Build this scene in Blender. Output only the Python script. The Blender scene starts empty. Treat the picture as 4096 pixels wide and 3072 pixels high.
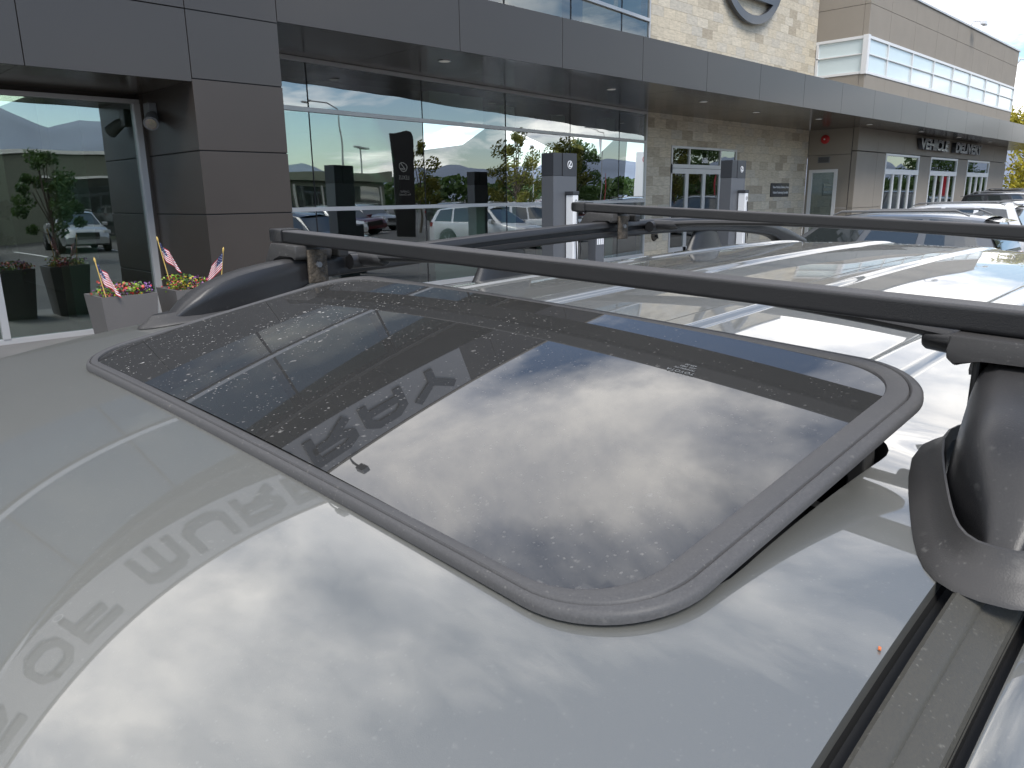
import bpy, bmesh, math, random
from mathutils import Vector, Matrix, noise
R = math.radians
random.seed(7)
SC = bpy.context.scene
COL = SC.collection

# ------------------------------------------------------------------ camera
cam_d = bpy.data.cameras.new("camera")
cam = bpy.data.objects.new("camera", cam_d)
COL.objects.link(cam)
right = Vector((0.7056, -0.7085, -0.0134)); up = Vector((0.1799, 0.1608, 0.9704)); fwd = Vector((0.6854, 0.6872, -0.2409))
m = Matrix((right, up, -fwd)).transposed().to_4x4()
m.translation = Vector((0, 0, 2.0))
cam.matrix_world = m
cam_d.sensor_width = 36.0
cam_d.lens = 36.0 * 3013 / 4096
cam_d.clip_start = 0.02
cam_d.clip_end = 6000
SC.camera = cam

# ------------------------------------------------------------------ view + world + sun
SC.view_settings.view_transform = 'Standard'
SC.view_settings.look = 'None'
SC.view_settings.gamma = 1
SC.view_settings.exposure = 1.08
SUN_EL, SUN_ROT = R(52), R(205)
w = bpy.data.worlds.new("World"); SC.world = w; w.use_nodes = True
nt = w.node_tree; N = nt.nodes; Lk = nt.links; N.clear()
def nd(t, **k):
    n = N.new(t)
    for a, b in k.items(): setattr(n, a, b)
    return n
out = nd('ShaderNodeOutputWorld')
sky = nd('ShaderNodeTexSky', sky_type='NISHITA', sun_disc=False, sun_elevation=SUN_EL, sun_rotation=SUN_ROT, air_density=1.0, dust_density=0.3, ozone_density=2.2)
bsky = nd('ShaderNodeBackground'); bsky.inputs[1].default_value = 0.10
Lk.new(sky.outputs[0], bsky.inputs[0])
tc = nd('ShaderNodeTexCoord')
sep = nd('ShaderNodeSeparateXYZ'); Lk.new(tc.outputs['Generated'], sep.inputs[0])
zz = nd('ShaderNodeMath', operation='ADD'); Lk.new(sep.outputs[2], zz.inputs[0]); zz.inputs[1].default_value = 0.16
zc = nd('ShaderNodeMath', operation='MAXIMUM'); Lk.new(zz.outputs[0], zc.inputs[0]); zc.inputs[1].default_value = 0.05
dx = nd('ShaderNodeMath', operation='DIVIDE'); Lk.new(sep.outputs[0], dx.inputs[0]); Lk.new(zc.outputs[0], dx.inputs[1])
dy = nd('ShaderNodeMath', operation='DIVIDE'); Lk.new(sep.outputs[1], dy.inputs[0]); Lk.new(zc.outputs[0], dy.inputs[1])
cmb = nd('ShaderNodeCombineXYZ'); Lk.new(dx.outputs[0], cmb.inputs[0]); Lk.new(dy.outputs[0], cmb.inputs[1])
n1 = nd('ShaderNodeTexNoise'); n1.inputs['Scale'].default_value = 1.25; n1.inputs['Detail'].default_value = 8; n1.inputs['Roughness'].default_value = 0.56; n1.inputs['Distortion'].default_value = 0.35
mpn = nd('ShaderNodeMapping'); mpn.inputs['Location'].default_value = (3.1, 1.7, 0); mpn.inputs['Scale'].default_value = (1.0, 0.8, 1)
Lk.new(cmb.outputs[0], mpn.inputs[0]); Lk.new(mpn.outputs[0], n1.inputs['Vector'])
cr = nd('ShaderNodeValToRGB'); cr.color_ramp.elements[0].position = 0.435; cr.color_ramp.elements[1].position = 0.585
cov = nd('ShaderNodeMath', operation='MULTIPLY_ADD'); Lk.new(sep.outputs[1], cov.inputs[0]); cov.inputs[1].default_value = 0.10; Lk.new(n1.outputs[0], cov.inputs[2])
mz = nd('ShaderNodeMapRange', interpolation_type='SMOOTHSTEP'); mz.inputs[1].default_value = 0.24; mz.inputs[2].default_value = 0.45; Lk.new(sep.outputs[2], mz.inputs[0])
mxp = nd('ShaderNodeMath', operation='MAXIMUM'); Lk.new(sep.outputs[0], mxp.inputs[0]); mxp.inputs[1].default_value = 0.0
mpw = nd('ShaderNodeMath', operation='POWER'); Lk.new(mxp.outputs[0], mpw.inputs[0]); mpw.inputs[1].default_value = 2.5
mml = nd('ShaderNodeMath', operation='MULTIPLY'); Lk.new(mpw.outputs[0], mml.inputs[0]); Lk.new(mz.outputs[0], mml.inputs[1])
cv2 = nd('ShaderNodeMath', operation='MULTIPLY_ADD'); Lk.new(mml.outputs[0], cv2.inputs[0]); cv2.inputs[1].default_value = -0.12; Lk.new(cov.outputs[0], cv2.inputs[2])
Lk.new(cv2.outputs[0], cr.inputs[0])
n2 = nd('ShaderNodeTexNoise'); n2.inputs['Scale'].default_value = 3.4; n2.inputs['Detail'].default_value = 8; n2.inputs['Roughness'].default_value = 0.58; n2.inputs['Distortion'].default_value = 0.3
Lk.new(mpn.outputs[0], n2.inputs['Vector'])
cc = nd('ShaderNodeValToRGB'); cc.color_ramp.elements[0].position = 0.34; cc.color_ramp.elements[1].position = 0.62
cc.color_ramp.elements[0].color = (0.44, 0.46, 0.52, 1); cc.color_ramp.elements[1].color = (1.0, 0.968, 0.93, 1)
Lk.new(n2.outputs[0], cc.inputs[0])
bcl = nd('ShaderNodeBackground'); bcl.inputs[1].default_value = 1.5
Lk.new(cc.outputs[0], bcl.inputs[0])
mx = nd('ShaderNodeMixShader'); Lk.new(cr.outputs[0], mx.inputs[0]); Lk.new(bsky.outputs[0], mx.inputs[1]); Lk.new(bcl.outputs[0], mx.inputs[2])
Lk.new(mx.outputs[0], out.inputs[0])
sl = bpy.data.lights.new("sun", 'SUN'); sl.energy = 1.5; sl.angle = R(25); sl.color = (1, 0.96, 0.9)
so = bpy.data.objects.new("sun", sl); COL.objects.link(so)
# sun_rotation in the sky runs clockwise from +Y
sd = Vector((math.sin(SUN_ROT) * math.cos(SUN_EL), math.cos(SUN_ROT) * math.cos(SUN_EL), math.sin(SUN_EL)))
so.rotation_euler = sd.to_track_quat('Z', 'Y').to_euler()
SC.cycles.max_bounces = 10; SC.cycles.transparent_max_bounces = 16; SC.cycles.glossy_bounces = 6
SC.cycles.sample_clamp_indirect = 6

# ------------------------------------------------------------------ materials
MATS = {}
def newmat(name):
    mt = bpy.data.materials.new(name); mt.use_nodes = True
    mt.node_tree.nodes.clear(); MATS[name] = mt
    return mt, mt.node_tree.nodes, mt.node_tree.links
def prin(name, col, rough=0.5, metal=0.0, coat=0.0, coat_rough=0.03, var=0.0, vscale=4.0, bump=0.0, bscale=60.0, emit=None, estr=0.0, spec=0.5):
    mt, n, l = newmat(name)
    o = n.new('ShaderNodeOutputMaterial'); p = n.new('ShaderNodeBsdfPrincipled'); l.new(p.outputs[0], o.inputs[0])
    p.inputs['Base Color'].default_value = (*col, 1); p.inputs['Roughness'].default_value = rough; p.inputs['Metallic'].default_value = metal
    p.inputs['Coat Weight'].default_value = coat; p.inputs['Coat Roughness'].default_value = coat_rough
    p.inputs['Specular IOR Level'].default_value = spec
    if emit: p.inputs['Emission Color'].default_value = (*emit, 1); p.inputs['Emission Strength'].default_value = estr
    t = n.new('ShaderNodeTexCoord')
    if var > 0:
        x = n.new('ShaderNodeTexNoise'); x.inputs['Scale'].default_value = vscale; x.inputs['Detail'].default_value = 6
        l.new(t.outputs['Object'], x.inputs['Vector'])
        mr = n.new('ShaderNodeMapRange'); mr.inputs[1].default_value = 0.25; mr.inputs[2].default_value = 0.75; mr.inputs[3].default_value = 1 - var; mr.inputs[4].default_value = 1 + var
        l.new(x.outputs[0], mr.inputs[0])
        mm = n.new('ShaderNodeVectorMath'); mm.operation = 'SCALE'; mm.inputs[0].default_value = col
        l.new(mr.outputs[0], mm.inputs['Scale']); l.new(mm.outputs[0], p.inputs['Base Color'])
    if bump > 0:
        x = n.new('ShaderNodeTexNoise'); x.inputs['Scale'].default_value = bscale; x.inputs['Detail'].default_value = 4
        l.new(t.outputs['Object'], x.inputs['Vector'])
        b = n.new('ShaderNodeBump'); b.inputs['Strength'].default_value = bump; b.inputs['Distance'].default_value = 0.01
        l.new(x.outputs[0], b.inputs['Height']); l.new(b.outputs[0], p.inputs['Normal'])
    return mt

def dusty(name, build, amount=0.1, spots=0.6, spot_col=(0.42, 0.41, 0.38), dust_col=(0.30, 0.295, 0.28), sscale=95.0, thr=0.16, stretch=(1, 1, 1), rings=True, patch=0.5, upface=0.0, farside=False):
    """a clean shader covered by a thin film of dust, small dried spots and a few ring-shaped water marks"""
    mt, n, l = newmat(name)
    o = n.new('ShaderNodeOutputMaterial')
    base = build(n, l)
    t = n.new('ShaderNodeTexCoord')
    mp = n.new('ShaderNodeMapping'); mp.inputs['Scale'].default_value = stretch; l.new(t.outputs['Object'], mp.inputs[0])
    def M(op, a, b=None, clamp=False):
        x = n.new('ShaderNodeMath'); x.operation = op; x.use_clamp = clamp
        for i, v in enumerate((a, b)):
            if v is None: continue
            if isinstance(v, (int, float)): x.inputs[i].default_value = v
            else: l.new(v, x.inputs[i])
        return x.outputs[0]
    # film of dust, patchy
    nz = n.new('ShaderNodeTexNoise'); nz.inputs['Scale'].default_value = 5.5; nz.inputs['Detail'].default_value = 9; nz.inputs['Roughness'].default_value = 0.65
    l.new(mp.outputs[0], nz.inputs['Vector'])
    film = M('MULTIPLY', M('ADD', M('MULTIPLY', nz.outputs[0], patch * 2), 1 - patch), amount)
    gr = n.new('ShaderNodeTexNoise'); gr.inputs['Scale'].default_value = 650; gr.inputs['Detail'].default_value = 2
    l.new(mp.outputs[0], gr.inputs['Vector'])
    film = M('MULTIPLY', film, M('ADD', gr.outputs[0], 0.5))
    if upface:
        ge = n.new('ShaderNodeNewGeometry'); sz = n.new('ShaderNodeSeparateXYZ'); l.new(ge.outputs['Normal'], sz.inputs[0])
        upm = M('MULTIPLY', M('SUBTRACT', sz.outputs[2], 0.25), 1.45, True)
        film = M('MULTIPLY', film, M('ADD', M('MULTIPLY', upm, upface), 1 - upface))
    # dried spots: random size per voronoi cell
    def spotlayer(scale, th, keep, soft):
        dn = n.new('ShaderNodeTexNoise'); dn.inputs['Scale'].default_value = scale * 1.6; l.new(mp.outputs[0], dn.inputs['Vector'])
        va = n.new('ShaderNodeVectorMath'); va.operation = 'MULTIPLY_ADD'; l.new(dn.outputs['Color'], va.inputs[0]); va.inputs[1].default_value = (0.7 / scale,) * 3; l.new(mp.outputs[0], va.inputs[2])
        v = n.new('ShaderNodeTexVoronoi'); v.inputs['Scale'].default_value = scale; l.new(va.outputs[0], v.inputs['Vector'])
        s = n.new('ShaderNodeSeparateColor'); l.new(v.outputs['Color'], s.inputs[0])
        rad = M('MULTIPLY', M('SUBTRACT', s.outputs[0], 1 - keep), th / keep)
        return M('MULTIPLY', M('SUBTRACT', rad, v.outputs['Distance']), soft, True), v, s
    s1, _, _ = spotlayer(sscale, 0.36, 0.24, 4.5)
    s2, _, _ = spotlayer(sscale * 2.6, 0.42, 0.5, 4)
    s3, _, _ = spotlayer(sscale * 0.36, 0.09, 0.10, 30)
    area = n.new('ShaderNodeTexNoise'); area.inputs['Scale'].default_value = 9; area.inputs['Detail'].default_value = 4; l.new(mp.outputs[0], area.inputs['Vector'])
    ar = M('MULTIPLY', M('SUBTRACT', area.outputs[0], 0.33), 4.0, True)
    sp = M('MULTIPLY', M('MAXIMUM', M('MAXIMUM', s1, s2), s3), M('MULTIPLY', ar, spots))
    if farside:
        sx = n.new('ShaderNodeSeparateXYZ'); l.new(t.outputs['Object'], sx.inputs[0])
        fs = M('MULTIPLY', M('ADD', sx.outputs[1], 0.22), 2.2, True)
        sp = M('MULTIPLY', sp, M('ADD', M('MULTIPLY', fs, 0.70), 0.30))
    if rings:
        v = n.new('ShaderNodeTexVoronoi'); v.inputs['Scale'].default_value = 17; l.new(mp.outputs[0], v.inputs['Vector'])
        s = n.new('ShaderNodeSeparateColor'); l.new(v.outputs['Color'], s.inputs[0])
        rr = M('ADD', M('MULTIPLY', s.outputs[1], 0.05), 0.05)
        ring = M('SUBTRACT', 1.0, M('MULTIPLY', M('ABSOLUTE', M('SUBTRACT', v.outputs['Distance'], rr)), 75), True)
        rn = n.new('ShaderNodeTexNoise'); rn.inputs['Scale'].default_value = 60; l.new(mp.outputs[0], rn.inputs['Vector'])
        ring = M('MULTIPLY', M('MULTIPLY', ring, M('GREATER_THAN', s.outputs[0], 0.8)), M('MULTIPLY', M('SUBTRACT', rn.outputs[0], 0.40), 3.5, True))
        sp = M('MAXIMUM', sp, M('MULTIPLY', ring, 0.4))
    fac = M('ADD', film, sp, True)
    d = n.new('ShaderNodeBsdfDiffuse'); 
    mc = n.new('ShaderNodeMix'); mc.data_type = 'RGBA'; mc.inputs[6].default_value = (*dust_col, 1); mc.inputs[7].default_value = (*spot_col, 1); l.new(sp, mc.inputs[0])
    l.new(mc.outputs[2], d.inputs[0])
    mx = n.new('ShaderNodeMixShader'); l.new(fac, mx.inputs[0]); l.new(base, mx.inputs[1]); l.new(d.outputs[0], mx.inputs[2])
    l.new(mx.outputs[0], o.inputs[0])
    return mt

def paint_base(col, rough=0.42, metal=0.55, coat=1.0, crough=0.035):
    def f(n, l):
        p = n.new('ShaderNodeBsdfPrincipled')
        p.inputs['Base Color'].default_value = (*col, 1); p.inputs['Roughness'].default_value = rough; p.inputs['Metallic'].default_value = metal
        p.inputs['Coat Weight'].default_value = coat; p.inputs['Coat Roughness'].default_value = crough; p.inputs['Coat IOR'].default_value = 1.95
        t = n.new('ShaderNodeTexCoord'); x = n.new('ShaderNodeTexNoise'); x.inputs['Scale'].default_value = 130; x.inputs['Detail'].default_value = 2; l.new(t.outputs['Object'], x.inputs['Vector'])
        b = n.new('ShaderNodeBump'); b.inputs['Strength'].default_value = 0.3; b.inputs['Distance'].default_value = 0.0004
        x.inputs['Scale'].default_value = 1400; l.new(x.outputs[0], b.inputs['Height']); l.new(b.outputs[0], p.inputs['Normal'])
        g_ = n.new('ShaderNodeNewGeometry'); l.new(g_.outputs['Normal'], p.inputs['Coat Normal'])
        return p.outputs[0]
    return f
PAINT = dusty('suv_paint_grey', paint_base((0.205, 0.206, 0.186), rough=0.42, metal=0.6, crough=0.012), amount=0.06, spots=0.22, dust_col=(0.26, 0.26, 0.245), spot_col=(0.5, 0.5, 0.46), sscale=135, patch=0.35)
def glass_base(n, l):
    p = n.new('ShaderNodeBsdfPrincipled'); p.inputs['Base Color'].default_value = (0.012, 0.013, 0.013, 1); p.inputs['Roughness'].default_value = 0.012
    p.inputs['IOR'].default_value = 1.95
    return p.outputs[0]
SUNGLASS = dusty('sunroof_glass', glass_base, farside=True, amount=0.09, spots=0.95, dust_col=(0.22, 0.21, 0.20), spot_col=(0.42, 0.41, 0.38), sscale=110, stretch=(1, 1, 1), patch=0.4)
def rubber_base(col, rough):
    def f(n, l):
        p = n.new('ShaderNodeBsdfPrincipled'); p.inputs['Base Color'].default_value = (*col, 1); p.inputs['Roughness'].default_value = rough
        t = n.new('ShaderNodeTexCoord'); x = n.new('ShaderNodeTexNoise'); x.inputs['Scale'].default_value = 900; l.new(t.outputs['Object'], x.inputs['Vector'])
        b = n.new('ShaderNodeBump'); b.inputs['Strength'].default_value = 0.15; b.inputs['Distance'].default_value = 0.001
        l.new(x.outputs[0], b.inputs['Height']); l.new(b.outputs[0], p.inputs['Normal'])
        return p.outputs[0]
    return f
FRAMERUB = dusty('sunroof_frame_rubber', rubber_base((0.022, 0.022, 0.023), 0.38), amount=0.70, spots=0.25, dust_col=(0.112, 0.110, 0.110), spot_col=(0.35, 0.33, 0.29), sscale=150, rings=False, patch=0.3)
BARPLAST = dusty('crossbar_black', rubber_base((0.009, 0.009, 0.010), 0.32), amount=0.85, upface=0.96, spots=0.25, dust_col=(0.115, 0.112, 0.112), spot_col=(0.25, 0.22, 0.18), sscale=120, rings=False, patch=0.6)
RAILPL = dusty('rail_plastic', rubber_base((0.012, 0.012, 0.013), 0.34), upface=0.8, amount=0.35, spots=0.15, dust_col=(0.085, 0.082, 0.08), sscale=110, rings=False, patch=0.5)
COVERPL = dusty('foot_cover_plastic', rubber_base((0.03, 0.029, 0.029), 0.42), amount=0.30, spots=0.3, dust_col=(0.09, 0.085, 0.08), sscale=110, rings=False, patch=0.4)
TRIMRUB = dusty('door_trim_rubber', rubber_base((0.03, 0.03, 0.028), 0.4), amount=0.45, spots=0.2, dust_col=(0.10, 0.094, 0.078), sscale=150, rings=False, patch=0.5)
BLACK = prin('black_cavity', (0.006, 0.006, 0.006), 0.7)
DARKRUB = prin('dark_rubber', (0.012, 0.012, 0.012), 0.5)
RUST = prin('rusty_steel', (0.085, 0.068, 0.05), 0.6, metal=0.3, var=0.7, vscale=90, bump=0.4, bscale=200)
CARGLASS = prin('car_glass', (0.03, 0.036, 0.036), 0.02, coat=1.0, spec=1.0)
TYRE = prin('tyre_rubber', (0.02, 0.02, 0.02), 0.75, bump=0.3)
RIM = prin('alloy_rim', (0.5, 0.5, 0.52), 0.3, metal=0.9)
CHROME = prin('chrome', (0.6, 0.6, 0.6), 0.15, metal=1.0)
LAMPCLR = prin('lamp_lens', (0.5, 0.52, 0.55), 0.08, coat=1)
LAMPRED = prin('tail_lens', (0.35, 0.01, 0.01), 0.1, coat=1)

ACM = prin('charcoal_metal_panel', (0.056, 0.045, 0.037), 0.42, metal=0.25, coat=0.10, coat_rough=0.14, var=0.10, vscale=0.6)
ACM_G = prin('grey_metal_fascia', (0.054, 0.047, 0.041), 0.36, metal=0.3, coat=0.15, coat_rough=0.12, var=0.05, vscale=0.5)
SOFFIT = prin('soffit_metal', (0.088, 0.074, 0.060), 0.2, metal=0.15, coat=0.12, coat_rough=0.14, var=0.05, vscale=0.5)
JOINT = prin('dark_joint', (0.01, 0.01, 0.01), 0.8)
ALU = prin('aluminium_frame', (0.52, 0.51, 0.50), 0.38, metal=0.35, var=0.04, vscale=2)
ALUW = prin('pale_window_frame', (0.70, 0.69, 0.67), 0.4, metal=0.1)
EIFS = prin('beige_panel', (0.27, 0.235, 0.19), 0.85, var=0.05, vscale=1.2, bump=0.15, bscale=120)
SIGNP = prin('sign_panel_grey', (0.33, 0.325, 0.33), 0.45, metal=0.2)
LETDARK = prin('dark_letter', (0.035, 0.036, 0.04), 0.3, coat=0.4)
WHITE = prin('white_letter', (0.8, 0.8, 0.8), 0.5)
FROST = prin('frosted_glass', (0.60, 0.68, 0.67), 0.25, coat=0.6, coat_rough=0.05, var=0.03, vscale=0.6)
CONC = prin('pale_concrete', (0.17, 0.165, 0.16), 0.85, var=0.12, vscale=1.5, bump=0.2, bscale=40)
INTW = prin('interior_wall', (0.22, 0.24, 0.22), 0.8)
INTC = prin('interior_column', (0.55, 0.60, 0.52), 0.7)
INTF = prin('interior_floor', (0.18, 0.18, 0.17), 0.25)
INTD = prin('interior_dark', (0.03, 0.03, 0.03), 0.7)
SHADE = prin('roller_shade', (0.38, 0.44, 0.41), 0.8)
PLANT_G = prin('green_leaf', (0.06, 0.13, 0.03), 0.5)
PLANTER = prin('taupe_planter', (0.125, 0.115, 0.108), 0.6, var=0.07, vscale=3, bump=0.1)
REDP = prin('red_paint', (0.45, 0.02, 0.02), 0.4)
GREYM = prin('grey_metal', (0.2, 0.2, 0.2), 0.5, metal=0.4)
WHITEM = prin('white_metal', (0.75, 0.75, 0.75), 0.35)
CAB_L = prin('charger_cabinet_grey', (0.115, 0.12, 0.13), 0.45, metal=0.2)
CAB_D = prin('charger_cabinet_top', (0.035, 0.037, 0.042), 0.4)
POLEM = prin('lamp_pole_metal', (0.35, 0.35, 0.36), 0.5, metal=0.3)
LAMPON = prin('lit_downlight', (0.8, 0.8, 0.8), 0.5, emit=(1, 0.78, 0.5), estr=9)
LENSOFF = prin('downlight_lens', (0.4, 0.4, 0.38), 0.4, emit=(1, 0.95, 0.85), estr=0.06)
BARK = prin('bark', (0.09, 0.07, 0.055), 0.9, var=0.3, vscale=8, bump=0.5, bscale=30)
WOODG = prin('gilt_wood', (0.55, 0.38, 0.10), 0.5)

def leafmat(name, a, b):
    mt, n, l = newmat(name)
    o = n.new('ShaderNodeOutputMaterial'); p = n.new('ShaderNodeBsdfPrincipled')
    g = n.new('ShaderNodeObjectInfo'); t = n.new('ShaderNodeTexCoord'); x = n.new('ShaderNodeTexNoise'); x.inputs['Scale'].default_value = 1.7; x.inputs['Detail'].default_value = 5
    l.new(t.outputs['Object'], x.inputs['Vector'])
    r = n.new('ShaderNodeValToRGB'); r.color_ramp.elements[0].position = 0.35; r.color_ramp.elements[1].position = 0.65
    r.color_ramp.elements[0].color = (*a, 1); r.color_ramp.elements[1].color = (*b, 1)
    l.new(x.outputs[0], r.inputs[0]); l.new(r.outputs[0], p.inputs['Base Color']); p.inputs['Roughness'].default_value = 0.6
    tr = n.new('ShaderNodeBsdfTranslucent'); l.new(r.outputs[0], tr.inputs[0])
    mx = n.new('ShaderNodeMixShader'); mx.inputs[0].default_value = 0.3; l.new(p.outputs[0], mx.inputs[1]); l.new(tr.outputs[0], mx.inputs[2])
    l.new(mx.outputs[0], o.inputs[0]); return mt
LEAF_G = leafmat('green_foliage', (0.03, 0.065, 0.015), (0.075, 0.13, 0.03))
LEAF_Y = leafmat('yellow_foliage', (0.22, 0.22, 0.02), (0.50, 0.42, 0.04))
LEAF_O = leafmat('olive_foliage', (0.06, 0.08, 0.015), (0.20, 0.19, 0.03))

def archglass(name, tint, refl, rcol=(0.95, 1.0, 1.0), wav=0.012):
    mt, n, l = newmat(name)
    o = n.new('ShaderNodeOutputMaterial')
    tr = n.new('ShaderNodeBsdfTransparent'); tr.inputs[0].default_value = (*tint, 1)
    gl = n.new('ShaderNodeBsdfGlossy'); gl.inputs['Roughness'].default_value = 0.0; gl.inputs[0].default_value = (*rcol, 1)
    t = n.new('ShaderNodeTexCoord'); x = n.new('ShaderNodeTexNoise'); x.inputs['Scale'].default_value = 0.7; x.inputs['Detail'].default_value = 1; l.new(t.outputs['Object'], x.inputs['Vector'])
    b = n.new('ShaderNodeBump'); b.inputs['Strength'].default_value = 0.5; b.inputs['Distance'].default_value = wav
    l.new(x.outputs[0], b.inputs['Height']); l.new(b.outputs[0], gl.inputs['Normal'])
    f = n.new('ShaderNodeFresnel'); f.inputs[0].default_value = 1.5
    a = n.new('ShaderNodeMath'); a.operation = 'ADD'; a.use_clamp = True; l.new(f.outputs[0], a.inputs[0]); a.inputs[1].default_value = refl
    mx = n.new('ShaderNodeMixShader'); l.new(a.outputs[0], mx.inputs[0]); l.new(tr.outputs[0], mx.inputs[1]); l.new(gl.outputs[0], mx.inputs[2])
    l.new(mx.outputs[0], o.inputs[0]); return mt
GLASS = archglass('shopfront_glass', (0.55, 0.66, 0.58), 0.24)
GLASSU = archglass('upper_coated_glass', (0.42, 0.50, 0.49), 0.10)
GLASSL = archglass('entrance_glass', (0.30, 0.34, 0.31), 0.16)

def stone_mat():
    mt, n, l = newmat('travertine_blocks')
    o = n.new('ShaderNodeOutputMaterial'); p = n.new('ShaderNodeBsdfPrincipled'); p.inputs['Roughness'].default_value = 0.8
    t = n.new('ShaderNodeTexCoord'); s = n.new('ShaderNodeSeparateXYZ'); l.new(t.outputs['Object'], s.inputs[0])
    c = n.new('ShaderNodeCombineXYZ'); l.new(s.outputs[0], c.inputs[0]); l.new(s.outputs[2], c.inputs[1])
    br = n.new('ShaderNodeTexBrick'); br.offset = 0.5; br.inputs['Scale'].default_value = 1.0; br.inputs['Brick Width'].default_value = 0.62; br.inputs['Row Height'].default_value = 0.285
    br.inputs['Mortar Size'].default_value = 0.006; br.inputs['Color1'].default_value = (0, 0, 0, 1); br.inputs['Color2'].default_value = (1, 1, 1, 1); br.inputs['Mortar'].default_value = (0.03, 0.03, 0.03, 1)
    br.inputs['Bias'].default_value = 0.0
    l.new(c.outputs[0], br.inputs['Vector'])
    r = n.new('ShaderNodeValToRGB'); e = r.color_ramp.elements; e[0].position = 0; e[0].color = (0.38, 0.32, 0.235, 1); e[1].position = 1; e[1].color = (0.62, 0.545, 0.42, 1)
    for pos, col in ((0.2, (0.54, 0.47, 0.355, 1)), (0.5, (0.59, 0.51, 0.38, 1)), (0.8, (0.50, 0.455, 0.375, 1))):
        q = e.new(pos); q.color = col
    l.new(br.outputs['Color'], r.inputs[0])
    mpp = n.new('ShaderNodeMapping'); mpp.inputs['Scale'].default_value = (1.6, 1, 7); l.new(t.outputs['Object'], mpp.inputs[0])
    nz = n.new('ShaderNodeTexNoise'); nz.inputs['Scale'].default_value = 3; nz.inputs['Detail'].default_value = 9; nz.inputs['Roughness'].default_value = 0.7; l.new(mpp.outputs[0], nz.inputs['Vector'])
    mr = n.new('ShaderNodeMapRange'); mr.inputs[1].default_value = 0.3; mr.inputs[2].default_value = 0.62; mr.inputs[3].default_value = 0.72; mr.inputs[4].default_value = 1.08; l.new(nz.outputs[0], mr.inputs[0])
    mm = n.new('ShaderNodeVectorMath'); mm.operation = 'SCALE'; l.new(r.outputs[0], mm.inputs[0]); l.new(mr.outputs[0], mm.inputs['Scale']); l.new(mm.outputs[0], p.inputs['Base Color'])
    b = n.new('ShaderNodeBump'); b.inputs['Strength'].default_value = 0.5; b.inputs['Distance'].default_value = 0.02; l.new(br.outputs['Color'], b.inputs['Height']); l.new(b.outputs[0], p.inputs['Normal'])
    l.new(p.outputs[0], o.inputs[0]); return mt
STONE = stone_mat()
def asphalt():
    mt, n, l = newmat('asphalt')
    o = n.new('ShaderNodeOutputMaterial'); p = n.new('ShaderNodeBsdfPrincipled'); p.inputs['Roughness'].default_value = 0.85
    t = n.new('ShaderNodeTexCoord'); x = n.new('ShaderNodeTexNoise'); x.inputs['Scale'].default_value = 0.6; x.inputs['Detail'].default_value = 12; x.inputs['Roughness'].default_value = 0.8; l.new(t.outputs['Object'], x.inputs['Vector'])
    r = n.new('ShaderNodeValToRGB'); r.color_ramp.elements[0].position = 0.3; r.color_ramp.elements[1].position = 0.7; r.color_ramp.elements[0].color = (0.05, 0.05, 0.05, 1); r.color_ramp.elements[1].color = (0.105, 0.10, 0.098, 1)
    l.new(x.outputs[0], r.inputs[0]); l.new(r.outputs[0], p.inputs['Base Color']); l.new(p.outputs[0], o.inputs[0]); return mt
ASPH = asphalt()
HILLM = prin('hazy_hill', (0.17, 0.20, 0.26), 0.95, var=0.25, vscale=0.004)

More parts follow.
